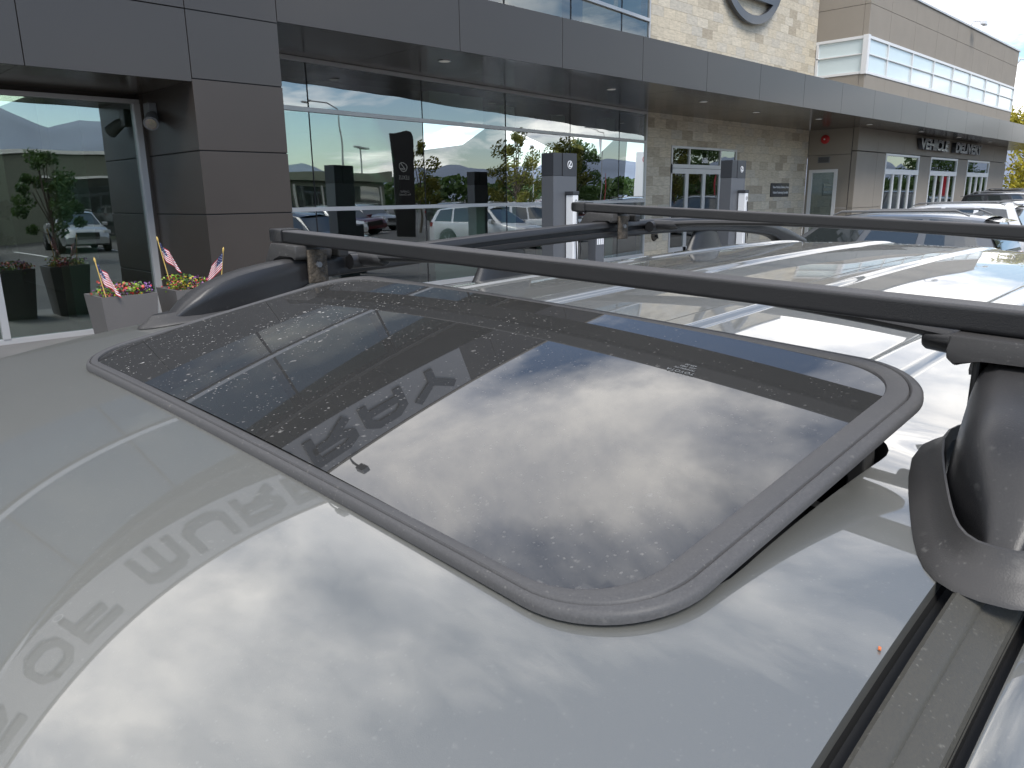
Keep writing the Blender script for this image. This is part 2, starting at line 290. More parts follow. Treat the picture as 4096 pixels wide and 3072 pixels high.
# ------------------------------------------------------------------ mesh helpers
def link(name, me, mats, parent=None, smooth=False, loc=None):
    o = bpy.data.objects.new(name, me); COL.objects.link(o)
    for mt in (mats if isinstance(mats, (list, tuple)) else [mats]): me.materials.append(mt)
    if smooth:
        for p in me.polygons: p.use_smooth = True
    if parent: o.parent = parent
    if loc: o.location = loc
    return o
class MB:
    """collects shapes, then links them as one mesh; coordinates are relative to org"""
    def __init__(s, org=(0, 0, 0)): s.bm = bmesh.new(); s.org = Vector(org)
    def v(s, p): return s.bm.verts.new(Vector(p) - s.org)
    def face(s, pts, mi=0):
        f = s.bm.faces.new([s.v(p) for p in pts]); f.material_index = mi; return f
    def box(s, x0, x1, y0, y1, z0, z1, mi=0, bev=0.0):
        P = [(x, y, z) for z in (z0, z1) for x, y in ((x0, y0), (x1, y0), (x1, y1), (x0, y1))]
        V = [s.v(p) for p in P]; F = []
        for q in ((3, 2, 1, 0), (4, 5, 6, 7), (0, 1, 5, 4), (1, 2, 6, 5), (2, 3, 7, 6), (3, 0, 4, 7)):
            f = s.bm.faces.new([V[i] for i in q]); f.material_index = mi; F.append(f)
        if bev:
            E = list({e for f in F for e in f.edges})
            bmesh.ops.bevel(s.bm, geom=E, offset=bev, segments=2, affect='EDGES', profile=0.5)
    def obox(s, c, ax, ay, az, hx, hy, hz, mi=0, bev=0.0):
        c = Vector(c); ax = Vector(ax).normalized() * hx; ay = Vector(ay).normalized() * hy; az = Vector(az).normalized() * hz
        P = [c + i * ax + j * ay + k * az for k in (-1, 1) for i, j in ((-1, -1), (1, -1), (1, 1), (-1, 1))]
        V = [s.v(p) for p in P]; F = []
        for q in ((3, 2, 1, 0), (4, 5, 6, 7), (0, 1, 5, 4), (1, 2, 6, 5), (2, 3, 7, 6), (3, 0, 4, 7)):
            f = s.bm.faces.new([V[i] for i in q]); f.material_index = mi; F.append(f)
        if bev:
            E = list({e for f in F for e in f.edges})
            bmesh.ops.bevel(s.bm, geom=E, offset=bev, segments=2, affect='EDGES', profile=0.5)
    def tube(s, pts, rad, seg=10, mi=0, cap=True):
        pts = [Vector(p) for p in pts]; rs = rad if isinstance(rad, (list, tuple)) else [rad] * len(pts)
        rings = []
        for i, p in enumerate(pts):
            d = (pts[min(i + 1, len(pts) - 1)] - pts[max(i - 1, 0)]).normalized()
            a = Vector((0, 0, 1)) if abs(d.z) < 0.9 else Vector((1, 0, 0))
            u = d.cross(a).normalized(); w_ = u.cross(d)
            rings.append([s.v(p + rs[i] * (math.cos(2 * math.pi * k / seg) * u + math.sin(2 * math.pi * k / seg) * w_)) for k in range(seg)])
        s.skin(rings, True, mi, cap)
    def skin(s, rings, closed=True, mi=0, cap=True):
        n = len(rings[0])
        for a, b in zip(rings, rings[1:]):
            for k in range(n if closed else n - 1):
                f = s.bm.faces.new((a[k], a[(k + 1) % n], b[(k + 1) % n], b[k])); f.material_index = mi
        if cap and closed:
            for r_ in (rings[0], rings[-1]):
                try: f = s.bm.faces.new(r_); f.material_index = mi
                except ValueError: pass
    def loft(s, rings, closed=True, mi=0, cap=True): s.skin([[s.v(p) for p in r_] for r_ in rings], closed, mi, cap)
    def prism(s, poly, vec, mi=0, bev=0.0):
        vec = Vector(vec); a = [s.v(p) for p in poly]; b = [s.v(Vector(p) + vec) for p in poly]; n = len(poly); F = []
        F.append(s.bm.faces.new(a)); F.append(s.bm.faces.new(list(reversed(b))))
        for k in range(n): F.append(s.bm.faces.new((a[k], b[k], b[(k + 1) % n], a[(k + 1) % n])))
        for f in F: f.material_index = mi
        if bev:
            E = list({e for f in F for e in f.edges})
            bmesh.ops.bevel(s.bm, geom=E, offset=bev, segments=2, affect='EDGES', profile=0.5)
    def build(s, name, mats, parent=None, smooth=False, normals=True):
        if normals: bmesh.ops.recalc_face_normals(s.bm, faces=s.bm.faces)
        me = bpy.data.meshes.new(name); s.bm.to_mesh(me); s.bm.free()
        o = link(name, me, mats, parent, False)
        if smooth:
            for p in me.polygons: p.use_smooth = True
            try:
                for e in me.edges: pass
                me.set_sharp_from_angle(angle=R(38))
            except Exception: pass
        return o
def empty(name, loc, label, cat, group=None, rz=0, scale=1):
    o = bpy.data.objects.new(name, None); COL.objects.link(o); o.location = loc; o.rotation_euler = (0, 0, rz); o.scale = (scale,) * 3
    o.empty_display_size = 0.2; tag(o, label, cat, group); return o
def tag(o, label=None, cat=None, group=None, kind=None):
    if label: o['label'] = label
    if cat: o['category'] = cat
    if group: o['group'] = group
    if kind: o['kind'] = kind
    return o
def copy_tree(o, parent=None):
    c = o.copy(); COL.objects.link(c)
    if parent: c.parent = parent
    for ch in [x for x in bpy.data.objects if x.parent == o]: copy_tree(ch, c)
    return c
def text_mesh(name, body, size, mats, parent, origin, xdir, ydir, depth=0.01, align='CENTER', bold=0.0, xs=1.0, outline=0.0, spacing=1.0, org=(0, 0, 0)):
    cu = bpy.data.curves.new(name + '_c', 'FONT'); cu.body = body; cu.size = size; cu.align_x = align; cu.align_y = 'CENTER'; cu.offset = bold; cu.space_character = spacing
    if outline: cu.fill_mode = 'NONE'; cu.bevel_depth = outline; cu.bevel_resolution = 0
    else: cu.extrude = depth
    ob = bpy.data.objects.new('tmp', cu); COL.objects.link(ob)
    bpy.context.view_layer.update()
    me = bpy.data.meshes.new_from_object(ob.evaluated_get(bpy.context.evaluated_depsgraph_get()))
    bpy.data.objects.remove(ob); bpy.data.curves.remove(cu)
    xd = Vector(xdir).normalized(); yd = Vector(ydir).normalized(); zd = xd.cross(yd)
    for v in me.vertices:
        c = v.co; v.co = Vector(origin) - Vector(org) + xd * c.x * xs + yd * c.y + zd * c.z
    me.materials.clear()
    return link(name, me, mats, parent)

# ================================================================== ground, hills
g = MB(); g.face([(-1500, -1500, 0), (1500, -1500, 0), (1500, 1500, 0), (-1500, 1500, 0)])
tag(g.build('parking_lot', ASPH), kind='structure')
g = MB(); g.box(-12, 75, 8.6, 40, 0.004, 0.12, bev=0.0)
tag(g.build('pavement', CONC), kind='structure')
g = MB()
for i in range(30):
    x = 8 + i * 2.8
    g.box(x, x + 0.1, -13.5, -8.5, 0.0, 0.006)
tag(g.build('bay_markings', WHITE), kind='structure')
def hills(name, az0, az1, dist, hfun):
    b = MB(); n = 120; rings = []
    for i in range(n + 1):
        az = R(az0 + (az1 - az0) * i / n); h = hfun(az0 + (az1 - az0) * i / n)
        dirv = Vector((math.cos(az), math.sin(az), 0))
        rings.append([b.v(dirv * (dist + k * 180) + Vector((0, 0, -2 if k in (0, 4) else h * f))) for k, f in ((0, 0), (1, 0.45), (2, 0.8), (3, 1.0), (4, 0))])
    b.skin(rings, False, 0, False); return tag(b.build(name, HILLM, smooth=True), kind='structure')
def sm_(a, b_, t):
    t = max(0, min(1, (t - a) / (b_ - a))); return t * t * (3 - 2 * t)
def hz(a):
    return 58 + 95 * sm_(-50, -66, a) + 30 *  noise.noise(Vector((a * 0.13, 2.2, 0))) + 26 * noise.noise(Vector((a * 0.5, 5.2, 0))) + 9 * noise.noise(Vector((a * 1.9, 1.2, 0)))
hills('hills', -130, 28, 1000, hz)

# ================================================================== the dealership building
BO = (5, 12, 0)
B = empty('dealership_building', BO, 'charcoal and pale stone car dealership with long metal canopy, glass showroom and beige end block', 'building')
def bp(name, mb, mats, **k): return mb.build(name, mats, B, **k)
YF = 10.34
# --- canopy fascia, panels with open joints
g = MB(BO)
jx = [-8.1, -5.45, -2.8, -0.15, 2.6, 4.5, 5.79, 9.18, 11.82, 14.46, 17.1, 19.76, 22.41, 25.1, 27.78, 30.45, 33.1, 35.8, 38.45, 41.1, 43.8, 46.45, 49.1, 51.8, 54.4, 57]
jg = 0.012
for a, b_ in zip(jx, jx[1:]):
    za = 4.42; 
    if b_ <= 4.6: za = 3.52
    if a == 4.5: za = 3.55
    for z0, z1 in (((za, 4.385), (4.40, 5.32)) if b_ <= 5.8 else ((za, 5.32),)):
        if z1 - z0 < 0.05: continue
        if a == 4.5 and z0 < 4: z0 = 3.565
        g.box(a + jg / 2, b_ - jg / 2, YF, YF + 0.03, z0, z1)
bp('fascia', g, ACM_G)
g = MB(BO); g.box(-8.1, 5.78, YF + 0.03, YF + 0.06, 3.53, 5.3); g.box(5.78, 57, YF + 0.03, YF + 0.06, 4.43, 5.3)
bp('joint_backing', g, JOINT)
# --- canopy roof and soffits
g = MB(BO); g.box(-8, 57, YF + 0.06, 13.2, 5.24, 5.30); bp('canopy_roof', g, GREYM)
g = MB(BO)
for i in range(20):
    x = 5.80 + 2.66 * i
    g.box(x + 0.005, min(x + 2.655, 57), YF + 0.035, YF + 1.6, 4.425, 4.46)
    g.box(x + 0.005, min(x + 2.655, 57), YF + 1.61, 14.6, 4.425, 4.46)
g.box(5.8, 57, YF + 0.06, 14.6, 4.47, 4.5)
bp('soffit', g, SOFFIT)
g = MB(BO)
for i in range(5):
    x = -8 + 2.65 * i - 0.05
    g.box(x, min(x + 2.64, 4.49), YF + 0.035, 12.3, 3.525, 3.56)
g.box(-8, 4.49, YF + 0.06, 12.3, 3.57, 3.6)
bp('low_soffit', g, SOFFIT)
# --- pier
g = MB(BO)
for z0, z1 in ((0.1, 0.905), (0.92, 1.815), (1.83, 2.65), (2.665, 3.55)):
    g.box(4.5, 5.79, YF, 12.55, z0, z1, bev=0.004)
bp('pier', g, ACM)
g = MB(BO); g.box(4.512, 5.778, YF + 0.012, 12.5, 0.1, 4.4); bp('pier_core', g, JOINT)
# --- left shop window
def window(parent, name, rects_frame, rects_glass, fm, gm, org):
    f = MB(org)
    for r_ in rects_frame: f.box(*r_, bev=0.003)
    wf = f.build(name, fm, parent)
    p = MB(org)
    for r_ in rects_glass: p.box(*r_)
    p.build('pane', gm, wf)
    return wf
YL = 12.2
fr = [(-8, 4.46, YL - 0.06, YL + 0.06, 3.40, 3.46), (-8, 4.46, YL - 0.06, YL + 0.06, 0.10, 0.19)]
for x in (-5.8, -3.1, -0.45, 2.27, 4.37): fr.append((x, x + 0.09, YL - 0.075, YL + 0.05, 0.19, 3.40))
window(B, 'shop_window', fr, [(-8, 4.4, YL - 0.005, YL + 0.005, 0.18, 3.41)], ALU, GLASS, BO)
g = MB(BO); g.box(-8, 4.49, YL + 0.06, YL + 0.1, 3.46, 3.56); g.box(4.46, 4.5, YL - 0.1, YL + 0.1, 0.1, 3.53); bp('window_surround', g, ACM)
# --- angled showroom glass wall, from A to E
A0 = Vector((5.3, 12.36, 0)); E0 = Vector((19.75, 13.963, 0)); dG = (E0 - A0).normalized(); nG = Vector((dG.y, -dG.x, 0))
AX = Vector((7.042, 12.553, 0)); s0 = (AX - A0).length
ms = [s0 - 2.25, s0 + 0.50, s0 + 3.35, s0 + 6.09, s0 + 8.77, s0 + 11.27]; LG = (E0 - A0).length
def gbox(mb, sa, sb, n0, n1, z0, z1, bev=0.0):
    c = A0 + dG * (sa + sb) / 2 + nG * (n0 + n1) / 2 + Vector((0, 0, (z0 + z1) / 2))
    mb.obox(c, dG, nG, (0, 0, 1), (sb - sa) / 2, (n1 - n0) / 2, (z1 - z0) / 2, bev=bev)
def curtain(name, s_list, zs, zend0, zend1, gm, spl):
    f = MB(BO)
    for z, th, pr in zs: gbox(f, s_list[0], s_list[-1], -0.02, pr, z - th / 2, z + th / 2, 0.003)
    gbox(f, s_list[-1] - 0.0, s_list[-1] + 0.06, -0.1, 0.04, zend0, zend1)
    wf = f.build(name, ALU, B)
    zz_ = [zend0] + [z for z, _, _ in zs if zend0 + 0.1 < z < zend1 - 0.1] + [zend1]
    pm = MB(BO)
    for a, b_ in zip(s_list, s_list[1:]):
        for z0, z1 in zip(zz_, zz_[1:]):
            j = random.uniform(-0.0016, 0.0016); k = random.uniform(-0.0016, 0.0016)
            c = [A0 + dG * (a + 0.008) + nG * (0.0 + j), A0 + dG * (b_ - 0.008) + nG * (0.0 - j)]
            pm.face([c[0] + Vector((0, 0, z0)), c[1] + Vector((0, 0, z0)), c[1] + Vector((0, 0, z1)) + nG * k * 2, c[0] + Vector((0, 0, z1)) + nG * k * 2])
    pm.build('pane', gm, wf, normals=False)
    for s_ in s_list[1:-1]:
        jw = 0.011 if zend0 < 1 else 0.028; jm = MB(BO); gbox(jm, s_ - jw, s_ + jw, -0.03, 0.006, zend0, zend1); jm.build('glazing_joint', JOINT, wf)
    return wf
sl_ = [0.0] + ms + [LG]
curtain('showroom_window', sl_, [(4.385, 0.07, 0.05), (3.56, 0.075, 0.05), (1.83, 0.075, 0.06), (0.18, 0.1, 0.04)], 0.13, 4.42, GLASS, 1)
# upper storey glass along the same line, on to the left
ZS2, ZT2 = 8.92, 10.24; YF2 = 11.4
su = [s0 - 22, s0 - 19.0, s0 - 16.2, s0 - 13.45, s0 - 10.7, s0 - 7.95, s0 - 5.05] + [s0 - 2.25] + ms[1:] + [LG]
curtain('upper_window', su, [(8.88, 0.08, 0.05), (6.935, 0.09, 0.07), (5.36, 0.08, 0.05)], 5.31, 8.92, GLASSU, 1)
# shades hung behind the upper panes
g = MB(BO)
for i, (a, b_) in enumerate(zip(su, su[1:])):
    zb = 6.98
    gbox(g, a + 0.12, b_ - 0.12, -0.20, -0.19, 7.0, 8.8)
    if i not in (11, 12): gbox(g, a + 0.12, b_ - 0.12, -0.20, -0.19, 6.35 if i % 3 else 6.6, 6.88)
bp('roller_shade', g, SHADE)
# roof overhang with the sign fascia
g = MB(BO)
for x0 in [9.3 + 2.66 * i for i in range(-12, 4)]:
    x1 = min(x0 + 2.66, 18.2)
    g.box(x0 + 0.01, x1 - 0.01, YF2, YF2 + 0.03, ZS2, ZT2)
g.box(-22.7, 18.2, YF2 + 0.02, YF2 + 0.3, ZS2 + 0.02, ZT2 - 0.02)
bp('upper_fascia', g, ACM)
g = MB(BO)
for x0 in [9.3 + 2.66 * i for i in range(-12, 4)]:
    x1 = min(x0 + 2.66, 18.2)
    g.box(x0 + 0.008, x1 - 0.008, YF2 + 0.035, 13.9, ZS2, ZS2 + 0.03)
g.box(-22.7, 18.2, YF2 + 0.3, 13.9, ZS2 + 0.05, ZT2 - 0.1)
bp('upper_soffit', g, prin('upper_soffit_metal', (0.07, 0.062, 0.05), 0.5))
g = MB(BO); g.box(-22.7, 18.22, YF2 - 0.02, 20, ZT2 - 0.0, ZT2 + 0.06); bp('upper_roof', g, prin('roof_edge_cap', (0.30, 0.26, 0.21), 0.6))
# --- stone wall with an opening for the entrance
YS = 13.95
DX0, DX1, DZ = 21.15, 25.25, 3.51
g = MB(BO)
g.box(19.83, DX0, YS, YS + 0.3, 0.1, 4.6); g.box(DX1, 30.985, YS, YS + 0.3, 0.1, 4.6); g.box(DX0, DX1, YS, YS + 0.3, DZ, 4.6)
g.box(19.83, 30.985, YS, YS + 0.3, 4.6, 10.6); g.box(30.8, 30.985, YS + 0.3, YS + 4, 8.5, 10.6)
g.box(19.83, 20.13, YS + 0.3, YS + 5, 5.3, 10.6)
bp('stone_wall', g, STONE)
g = MB(BO); g.box(19.80, 30.95, YS - 0.04, YS + 5, 10.6, 10.68); bp('stone_wall_cap', g, ALU)
fr = [(DX0, DX1, YS - 0.03, YS + 0.06, DZ - 0.07, DZ), (DX0, DX1, YS - 0.03, YS + 0.06, 2.66, 2.95)]
for x in (DX0, DX1 - 0.07): fr.append((x, x + 0.07, YS - 0.03, YS + 0.06, 0.12, DZ - 0.07))
for x in (22.17, 24.12): fr.append((x, x + 0.07, YS - 0.03, YS + 0.06, 2.95, DZ - 0.07))
for x in (22.1, 23.15, 24.2): fr.append((x - 0.09, x + 0.09, YS - 0.025, YS + 0.05, 0.12, 2.66))
fr.append((DX0 + 0.07, DX1 - 0.07, YS - 0.025, YS + 0.05, 0.12, 0.32))
ent = window(B, 'entrance', fr, [(DX0 + 0.05, DX1 - 0.05, YS + 0.005, YS + 0.012, 0.3, DZ - 0.05)], ALU, GLASSL, BO)
g = MB(BO); g.box(DX0 + 0.07, DX1 - 0.07, YS - 0.04, YS - 0.03, 2.82, 2.83); g.build('header_line', JOINT, ent)
text_mesh('street_number', '5686', 0.235, WHITE, ent, (23.17, YS - 0.005, 3.09), (1, 0, 0), (0, 0, 1), 0.004, xs=0.8, bold=0.004, org=BO)
# --- beige end block
XV, YV = 31.0, 12.0
g = MB(BO)
def seg(x0, x1, z0, z1): g.box(x0 + 0.008, x1 - 0.008, YV, YV + 0.2, z0 + 0.008, z1 - 0.008)
wins = [(34.05, 38.2), (39.8, 43.95), (45.7, 49.85)]
xs_ = [31.0, 33.1, 34.05, 38.2, 39.8, 43.95, 45.7, 49.85, 53.4]
for a, b_ in zip(xs_, xs_[1:]):
    if (a, b_) not in wins:
        seg(a, b_, 0.12, 1.4); seg(a, b_, 1.4, 3.55)
for a, b_ in ((31.0, 33.1), (33.1, 36.1), (36.1, 39.0), (39.0, 41.9), (41.9, 44.8), (44.8, 47.7), (47.7, 50.6), (50.6, 53.4)):
    seg(a, b_, 3.57, 4.43); 
for a, b_ in ((31.0, 33.15), (33.15, 35.95), (35.95, 38.75), (38.75, 41.55), (41.55, 44.35), (44.35, 47.15), (47.15, 49.95), (49.95, 53.0)):
    seg(a, b_, 5.3, 6.36); seg(a, b_, 7.70, 8.79); seg(a, b_, 8.79, 9.60)
for z0, z1 in ((0.12, 1.4), (1.4, 3.45), (3.45, 4.43)):
    if z1 < 3: g.box(XV, XV + 0.2, YV + 0.21, 12.68, z0 + .008, z1 - .008)
    elif z0 < 3:
        g.box(XV, XV + 0.2, YV + 0.21, 12.68, z0 + .008, z1 - .008); g.box(XV, XV + 0.2, 12.68, 13.94, 2.9, z1 - .008)
    else: g.box(XV, XV + 0.2, YV + 0.21, 13.94, z0 + .008, z1 - .008)
g.box(XV, XV + 0.2, 13.84, 13.94, 0.12, 2.9)
for z0, z1 in ((5.3, 6.36), (7.70, 8.79), (8.79, 9.60)): g.box(XV, XV + 0.2, YV + 0.21, 18, z0 + .008, z1 - .008)
g.box(53.0, 53.2, YV + 0.21, 20, 0.1, 9.6); 
bp('beige_wall', g, EIFS)
g = MB(BO); g.box(31.1, 53.0, YV + 0.21, YV + 0.23, 5.3, 9.55); g.box(31.21, 31.23, YV + 0.3, 18, 5.3, 9.5)
for a, b_ in zip(xs_, xs_[1:]):
    if (a, b_) not in wins: g.box(a, b_, YV + 0.205, YV + 0.225, 0.12, 4.4)
g.box(31.1, 53.3, YV + 0.205, YV + 0.225, 3.56, 4.43)
bp('wall_backing', g, prin('beige_backing', (0.12, 0.11, 0.10), 0.9))
g = MB(BO); g.box(30.96, 53.1, YV - 0.05, 20, 9.60, 9.68); bp('beige_roof', g, ALU)
# ribbon window of frosted glass round the corner
fr = [(XV + 0.0, 53.0, YV - 0.03, YV + 0.1, 7.60, 7.70), (XV + 0.0, 53.0, YV - 0.03, YV + 0.1, 6.36, 6.45), (XV, 53.0, YV - 0.03, YV + 0.1, 7.045, 7.085),
      (XV - 0.03, XV + 0.1, YV + 0.1, 14.0, 7.60, 7.70), (XV - 0.03, XV + 0.1, YV + 0.1, 14.0, 6.36, 6.45), (XV - 0.03, XV + 0.1, YV + 0.1, 14.0, 7.045, 7.085),
      (XV - 0.06, XV + 0.14, YV - 0.06, YV + 0.14, 6.34, 7.72), (XV - 0.03, XV + 0.08, 13.83, 13.93, 6.45, 7.60)]
for x in (33.15, 35.95, 38.75, 41.55, 44.35, 47.15, 49.95, 52.94): fr.append((x - 0.035, x + 0.035, YV - 0.032, YV + 0.09, 6.44, 7.61))
window(B, 'ribbon_window', fr, [(XV + 0.14, 53.0, YV + 0.03, YV + 0.05, 6.4, 7.65), (XV + 0.03, XV + 0.05, YV + 0.14, 13.9, 6.4, 7.65)], ALUW, FROST, BO)
# three door sets of the beige block
for i, (a, b_) in enumerate(wins):
    fr = [(a, b_, YV - 0.02, YV + 0.1, 3.46, 3.55), (a, b_, YV - 0.03, YV + 0.1, 2.72, 2.93), (a, b_, YV - 0.02, YV + 0.1, 0.12, 0.3)]
    for k in range(5):
        x = a + (b_ - a - 0.1) * k / 4
        th = 0.1 if k in (0, 4) else 0.13
        fr.append((x, x + th, YV - 0.02, YV + 0.1, 0.3, 2.72))
    for x in (a, b_ - 0.1): fr.append((x, x + 0.1, YV - 0.02, YV + 0.1, 2.93, 3.46))
    window(B, 'glass_doors', fr, [(a + 0.05, b_ - 0.05, YV + 0.03, YV + 0.04, 0.25, 3.5)], ALUW, GLASSL, BO)
# side door with a glass leaf
fr = [(XV - 0.02, XV + 0.08, 12.68, 13.84, 2.78, 2.9), (XV - 0.02, XV + 0.08, 12.68, 12.82, 0.12, 2.78), (XV - 0.02, XV + 0.08, 13.70, 13.84, 0.12, 2.78), (XV - 0.02, XV + 0.08, 12.82, 13.70, 0.12, 0.35)]
window(B, 'side_door', fr, [(XV + 0.03, XV + 0.04, 12.8, 13.72, 0.3, 2.8)], ALUW, GLASSL, BO)
# interior: floor, back wall, ceiling, columns
g = MB(BO); g.box(-8, 53, 12.7, 26, 0.10, 0.125); bp('interior_floor', g, INTF)
g = MB(BO); g.box(-8, 53, 25, 25.2, 0.1, 4.3); g.box(-8.2, -8, 12.3, 25, 0.1, 4.3); g.box(4.75, 5.2, 12.6, 22, 0.12, 4.2); g.box(30.6, 30.8, 14.3, 25, 0.12, 4.2); bp('interior_wall', g, INTW)
g = MB(BO); g.box(-8, 4.4, 12.35, 25, 4.3, 4.4); g.box(5.9, 53, 14.3, 25, 4.3, 4.4); g.box(-8, 19.8, 13.25, 16.6, 5.0, 5.2); g.box(5.0, 19.8, 14.0, 14.3, 4.3, 5.0); g.box(-22, 19.8, 16.5, 16.7, 5.3, 8.9); bp('interior_ceiling', g, INTD)
for x, y, w_ in ((7.4, 14.6, 0.5), (12.2, 15.0, 0.55), (14.4, 14.75, 0.55), (17.1, 15.4, 0.6), (3.6, 13.6, 0.45), (19.2, 15.0, 0.4)):
    g = MB(BO); g.box(x, x + w_, y, y + w_, 0.12, 4.3); bp('interior_column', g, INTC)
g = MB(BO); g.box(11.25, 12.15, 13.75, 13.95, 0.12, 4.3); bp('interior_partition', g, INTC)
g = MB(BO); g.box(12.25, 13.0, 13.9, 14.1, 0.12, 4.3); bp('interior_partition', g, INTC)
for x, y in ((0.6, 14.6), (2.2, 15.2), (-1, 16)):
    g = MB(BO); g.tube([(x, y, 4.28), (x, y, 4.30)], 0.11, 16); bp('interior_downlight', g, LAMPON)
# recessed soffit lights
for x, y in ((9.6, 11.25), (15.0, 11.6), (18.9, 11.5), (22.6, 11.9), (26.4, 11.6), (30.1, 11.3), (35.5, 11.2), (40.8, 11.2), (46.1, 11.2), (51.4, 11.2), (1.6, 11.2), (-3, 11.2)):
    z = 3.52 if x < 4 else 4.42
    g = MB(BO); g.tube([(x, y, z - 0.006), (x, y, z + 0.004)], 0.13, 20); lt = bp('recessed_light', g, CHROME)
    g = MB(BO); g.tube([(x, y, z - 0.009), (x, y, z - 0.005)], 0.10, 20); g.build('lens', LENSOFF, lt)

# --- sign on the upper fascia (only its reflection is in view)
SG = empty('fascia_sign', (0, YF2, 9.5), 'long grey fascia sign panel with dark letters, mirrored in the car roof and sunroof', 'sign')
g = MB((0, YF2, 9.5)); g.box(-13.2, 8.35, YF2 - 0.012, YF2 - 0.002, 8.94, 10.22); g.build('sign_panel', SIGNP, SG)
GL = {
 'L': [[(0.09, 1), (0.09, 0)], [(0, 0.11), (1, 0.11)]],
 'E': [[(0.09, 1), (0.09, 0)], [(0, 0.11), (1, 0.11)], [(0, 0.5), (0.9, 0.5)], [(0, 0.89), (1, 0.89)]],
 'X': [[(0.06, 1), (0.94, 0)], [(0.94, 1), (0.06, 0)]],
 'U': [[(0.10, 1), (0.10, 0.3), (0.28, 0.11), (0.72, 0.11), (0.90, 0.3), (0.90, 1)]],
 'S': [[(1, 0.89), (0.25, 0.89), (0.10, 0.72), (0.25, 0.53), (0.75, 0.5), (0.90, 0.3), (0.75, 0.11), (0, 0.11)]],
 'O': [[(0.3, 0.89), (0.7, 0.89), (0.90, 0.68), (0.90, 0.32), (0.7, 0.11), (0.3, 0.11), (0.10, 0.32), (0.10, 0.68), (0.3, 0.89), (0.4, 0.89)]],
 'F': [[(0.10, 1), (0.10, 0)], [(0, 0.89), (1, 0.89)], [(0, 0.5), (0.85, 0.5)]],
 'M': [[(0.09, 0), (0.09, 0.75), (0.24, 0.89), (0.76, 0.89), (0.91, 0.75), (0.91, 0)], [(0.5, 0.89), (0.5, 0)]],
 'R': [[(0.10, 0), (0.10, 0.89), (0.72, 0.89), (0.90, 0.74), (0.90, 0.6), (0.72, 0.45), (0.1, 0.45)], [(0.45, 0.45), (0.92, 0)]],
 'A': [[(0.10, 0), (0.10, 0.70), (0.28, 0.89), (0.72, 0.89), (0.90, 0.70), (0.90, 0)], [(0.1, 0.38), (0.9, 0.38)]],
 'Y': [[(0.03, 1), (0.5, 0.5), (0.97, 1)], [(0.5, 0.55), (0.5, 0)]],
}
def letter(ch, x, z, w_, h, th, y, parent, org):
    g = MB(org); k = 0
    for pl in GL[ch]:
        P = [Vector((x + a * w_, 0, z + b_ * h)) for a, b_ in pl]; L_ = []; Rr = []
        for i, p in enumerate(P):
            d0 = (p - P[i - 1]).normalized() if i else None; d1 = (P[i + 1] - p).normalized() if i < len(P) - 1 else None
            d = ((d0 or d1) + (d1 or d0)).normalized(); nn_ = Vector((d.z, 0, -d.x))
            c = 1.0 / max(0.5, nn_.dot(Vector(((d1 or d0).z, 0, -(d1 or d0).x))))
            L_.append(p + nn_ * th / 2 * c); Rr.append(p - nn_ * th / 2 * c)
        y0 = y - 0.003 * k; k += 1
        for i in range(len(P) - 1):
            a = [L_[i], L_[i + 1], Rr[i + 1], Rr[i]]
            q = [g.v((v.x, y0, v.z)) for v in a]; g.bm.faces.new(q)
    bmesh.ops.remove_doubles(g.bm, verts=g.bm.verts, dist=0.0005)
    ret = bmesh.ops.extrude_face_region(g.bm, geom=list(g.bm.faces))
    for v in ret['geom']:
        if isinstance(v, bmesh.types.BMVert): v.co.y += 0.05
    return g.build('letter', LETDARK, parent)
px = 6.72
for ch, x in zip('MURRAY', [px - 1.38 * k for k in (5, 4, 3, 2, 1, 0)]): letter(ch, x, 9.15, 1.18, 0.84, 0.215, YF2 - 0.06, SG, (0, YF2, 9.5))
for ch, x in zip('OF', (-3.25, -1.95)): letter(ch, x - 0.15, 9.15, 1.1, 0.82, 0.17, YF2 - 0.06, SG, (0, YF2, 9.5))
for ch, x in zip('LEXUS', [-10.6 + 1.34 * k for k in range(5)]): letter(ch, x, 9.15, 1.12, 0.82, 0.18, YF2 - 0.06, SG, (0, YF2, 9.5))
# roof camera behind the sign
t = empty('security_camera', (4.75, YF2 + 0.1, ZT2 + 0.06), 'small camera on a short arm above the grey fascia sign, seen in the sunroof reflection', 'camera')
g = MB(); g.tube([(0, 0, 0), (0, -0.05, 0.22), (0, -0.3, 0.30)], 0.03, 8); g.build('arm', GREYM, t)
g = MB(); g.box(-0.09, 0.09, -0.48, -0.22, 0.22, 0.38, bev=0.02); g.build('housing', GREYM, t)

# --- emblem on the stone wall
def emblem(parent, cx, cz, rx, rz_, y, th, depth, mat, org, L=True, name='ring'):
    g = MB(org); rings = []
    n_ = 72
    for k in range(n_):
        a = 2 * math.pi * k / n_
        u, v = math.cos(a), math.sin(a)
        o_ = (cx + u * rx, cz + v * rz_); i_ = (cx + u * (rx - th), cz + v * (rz_ - th))
        rings.append([g.v((o_[0], y, o_[1])), g.v((o_[0], y + depth, o_[1])), g.v((i_[0], y + depth, i_[1])), g.v((i_[0], y, i_[1]))])
    rings.append(rings[0]); g.skin(rings, True, 0, False)
    g.build(name, mat, parent, smooth=False)
    if L:
        g = MB(org); t2 = th * 0.95
        pl = [(0.30, 0.80), (0.56, 0.72), (-0.18, -0.30), (0.99, -0.30), (0.88, -0.52), (-0.50, -0.52), (-0.52, -0.36)]
        pl = [(cx + a * rx * 0.98, cz + b_ * rz_) for a, b_ in pl]
        g.prism([(a, y - 0.003, b_) for a, b_ in pl], (0, depth, 0)); g.build('emblem_stroke', mat, parent)
EM = empty('wall_emblem', (25.45, YS, 9.0), 'large dark oval metal emblem high on the pale stone wall', 'sign')
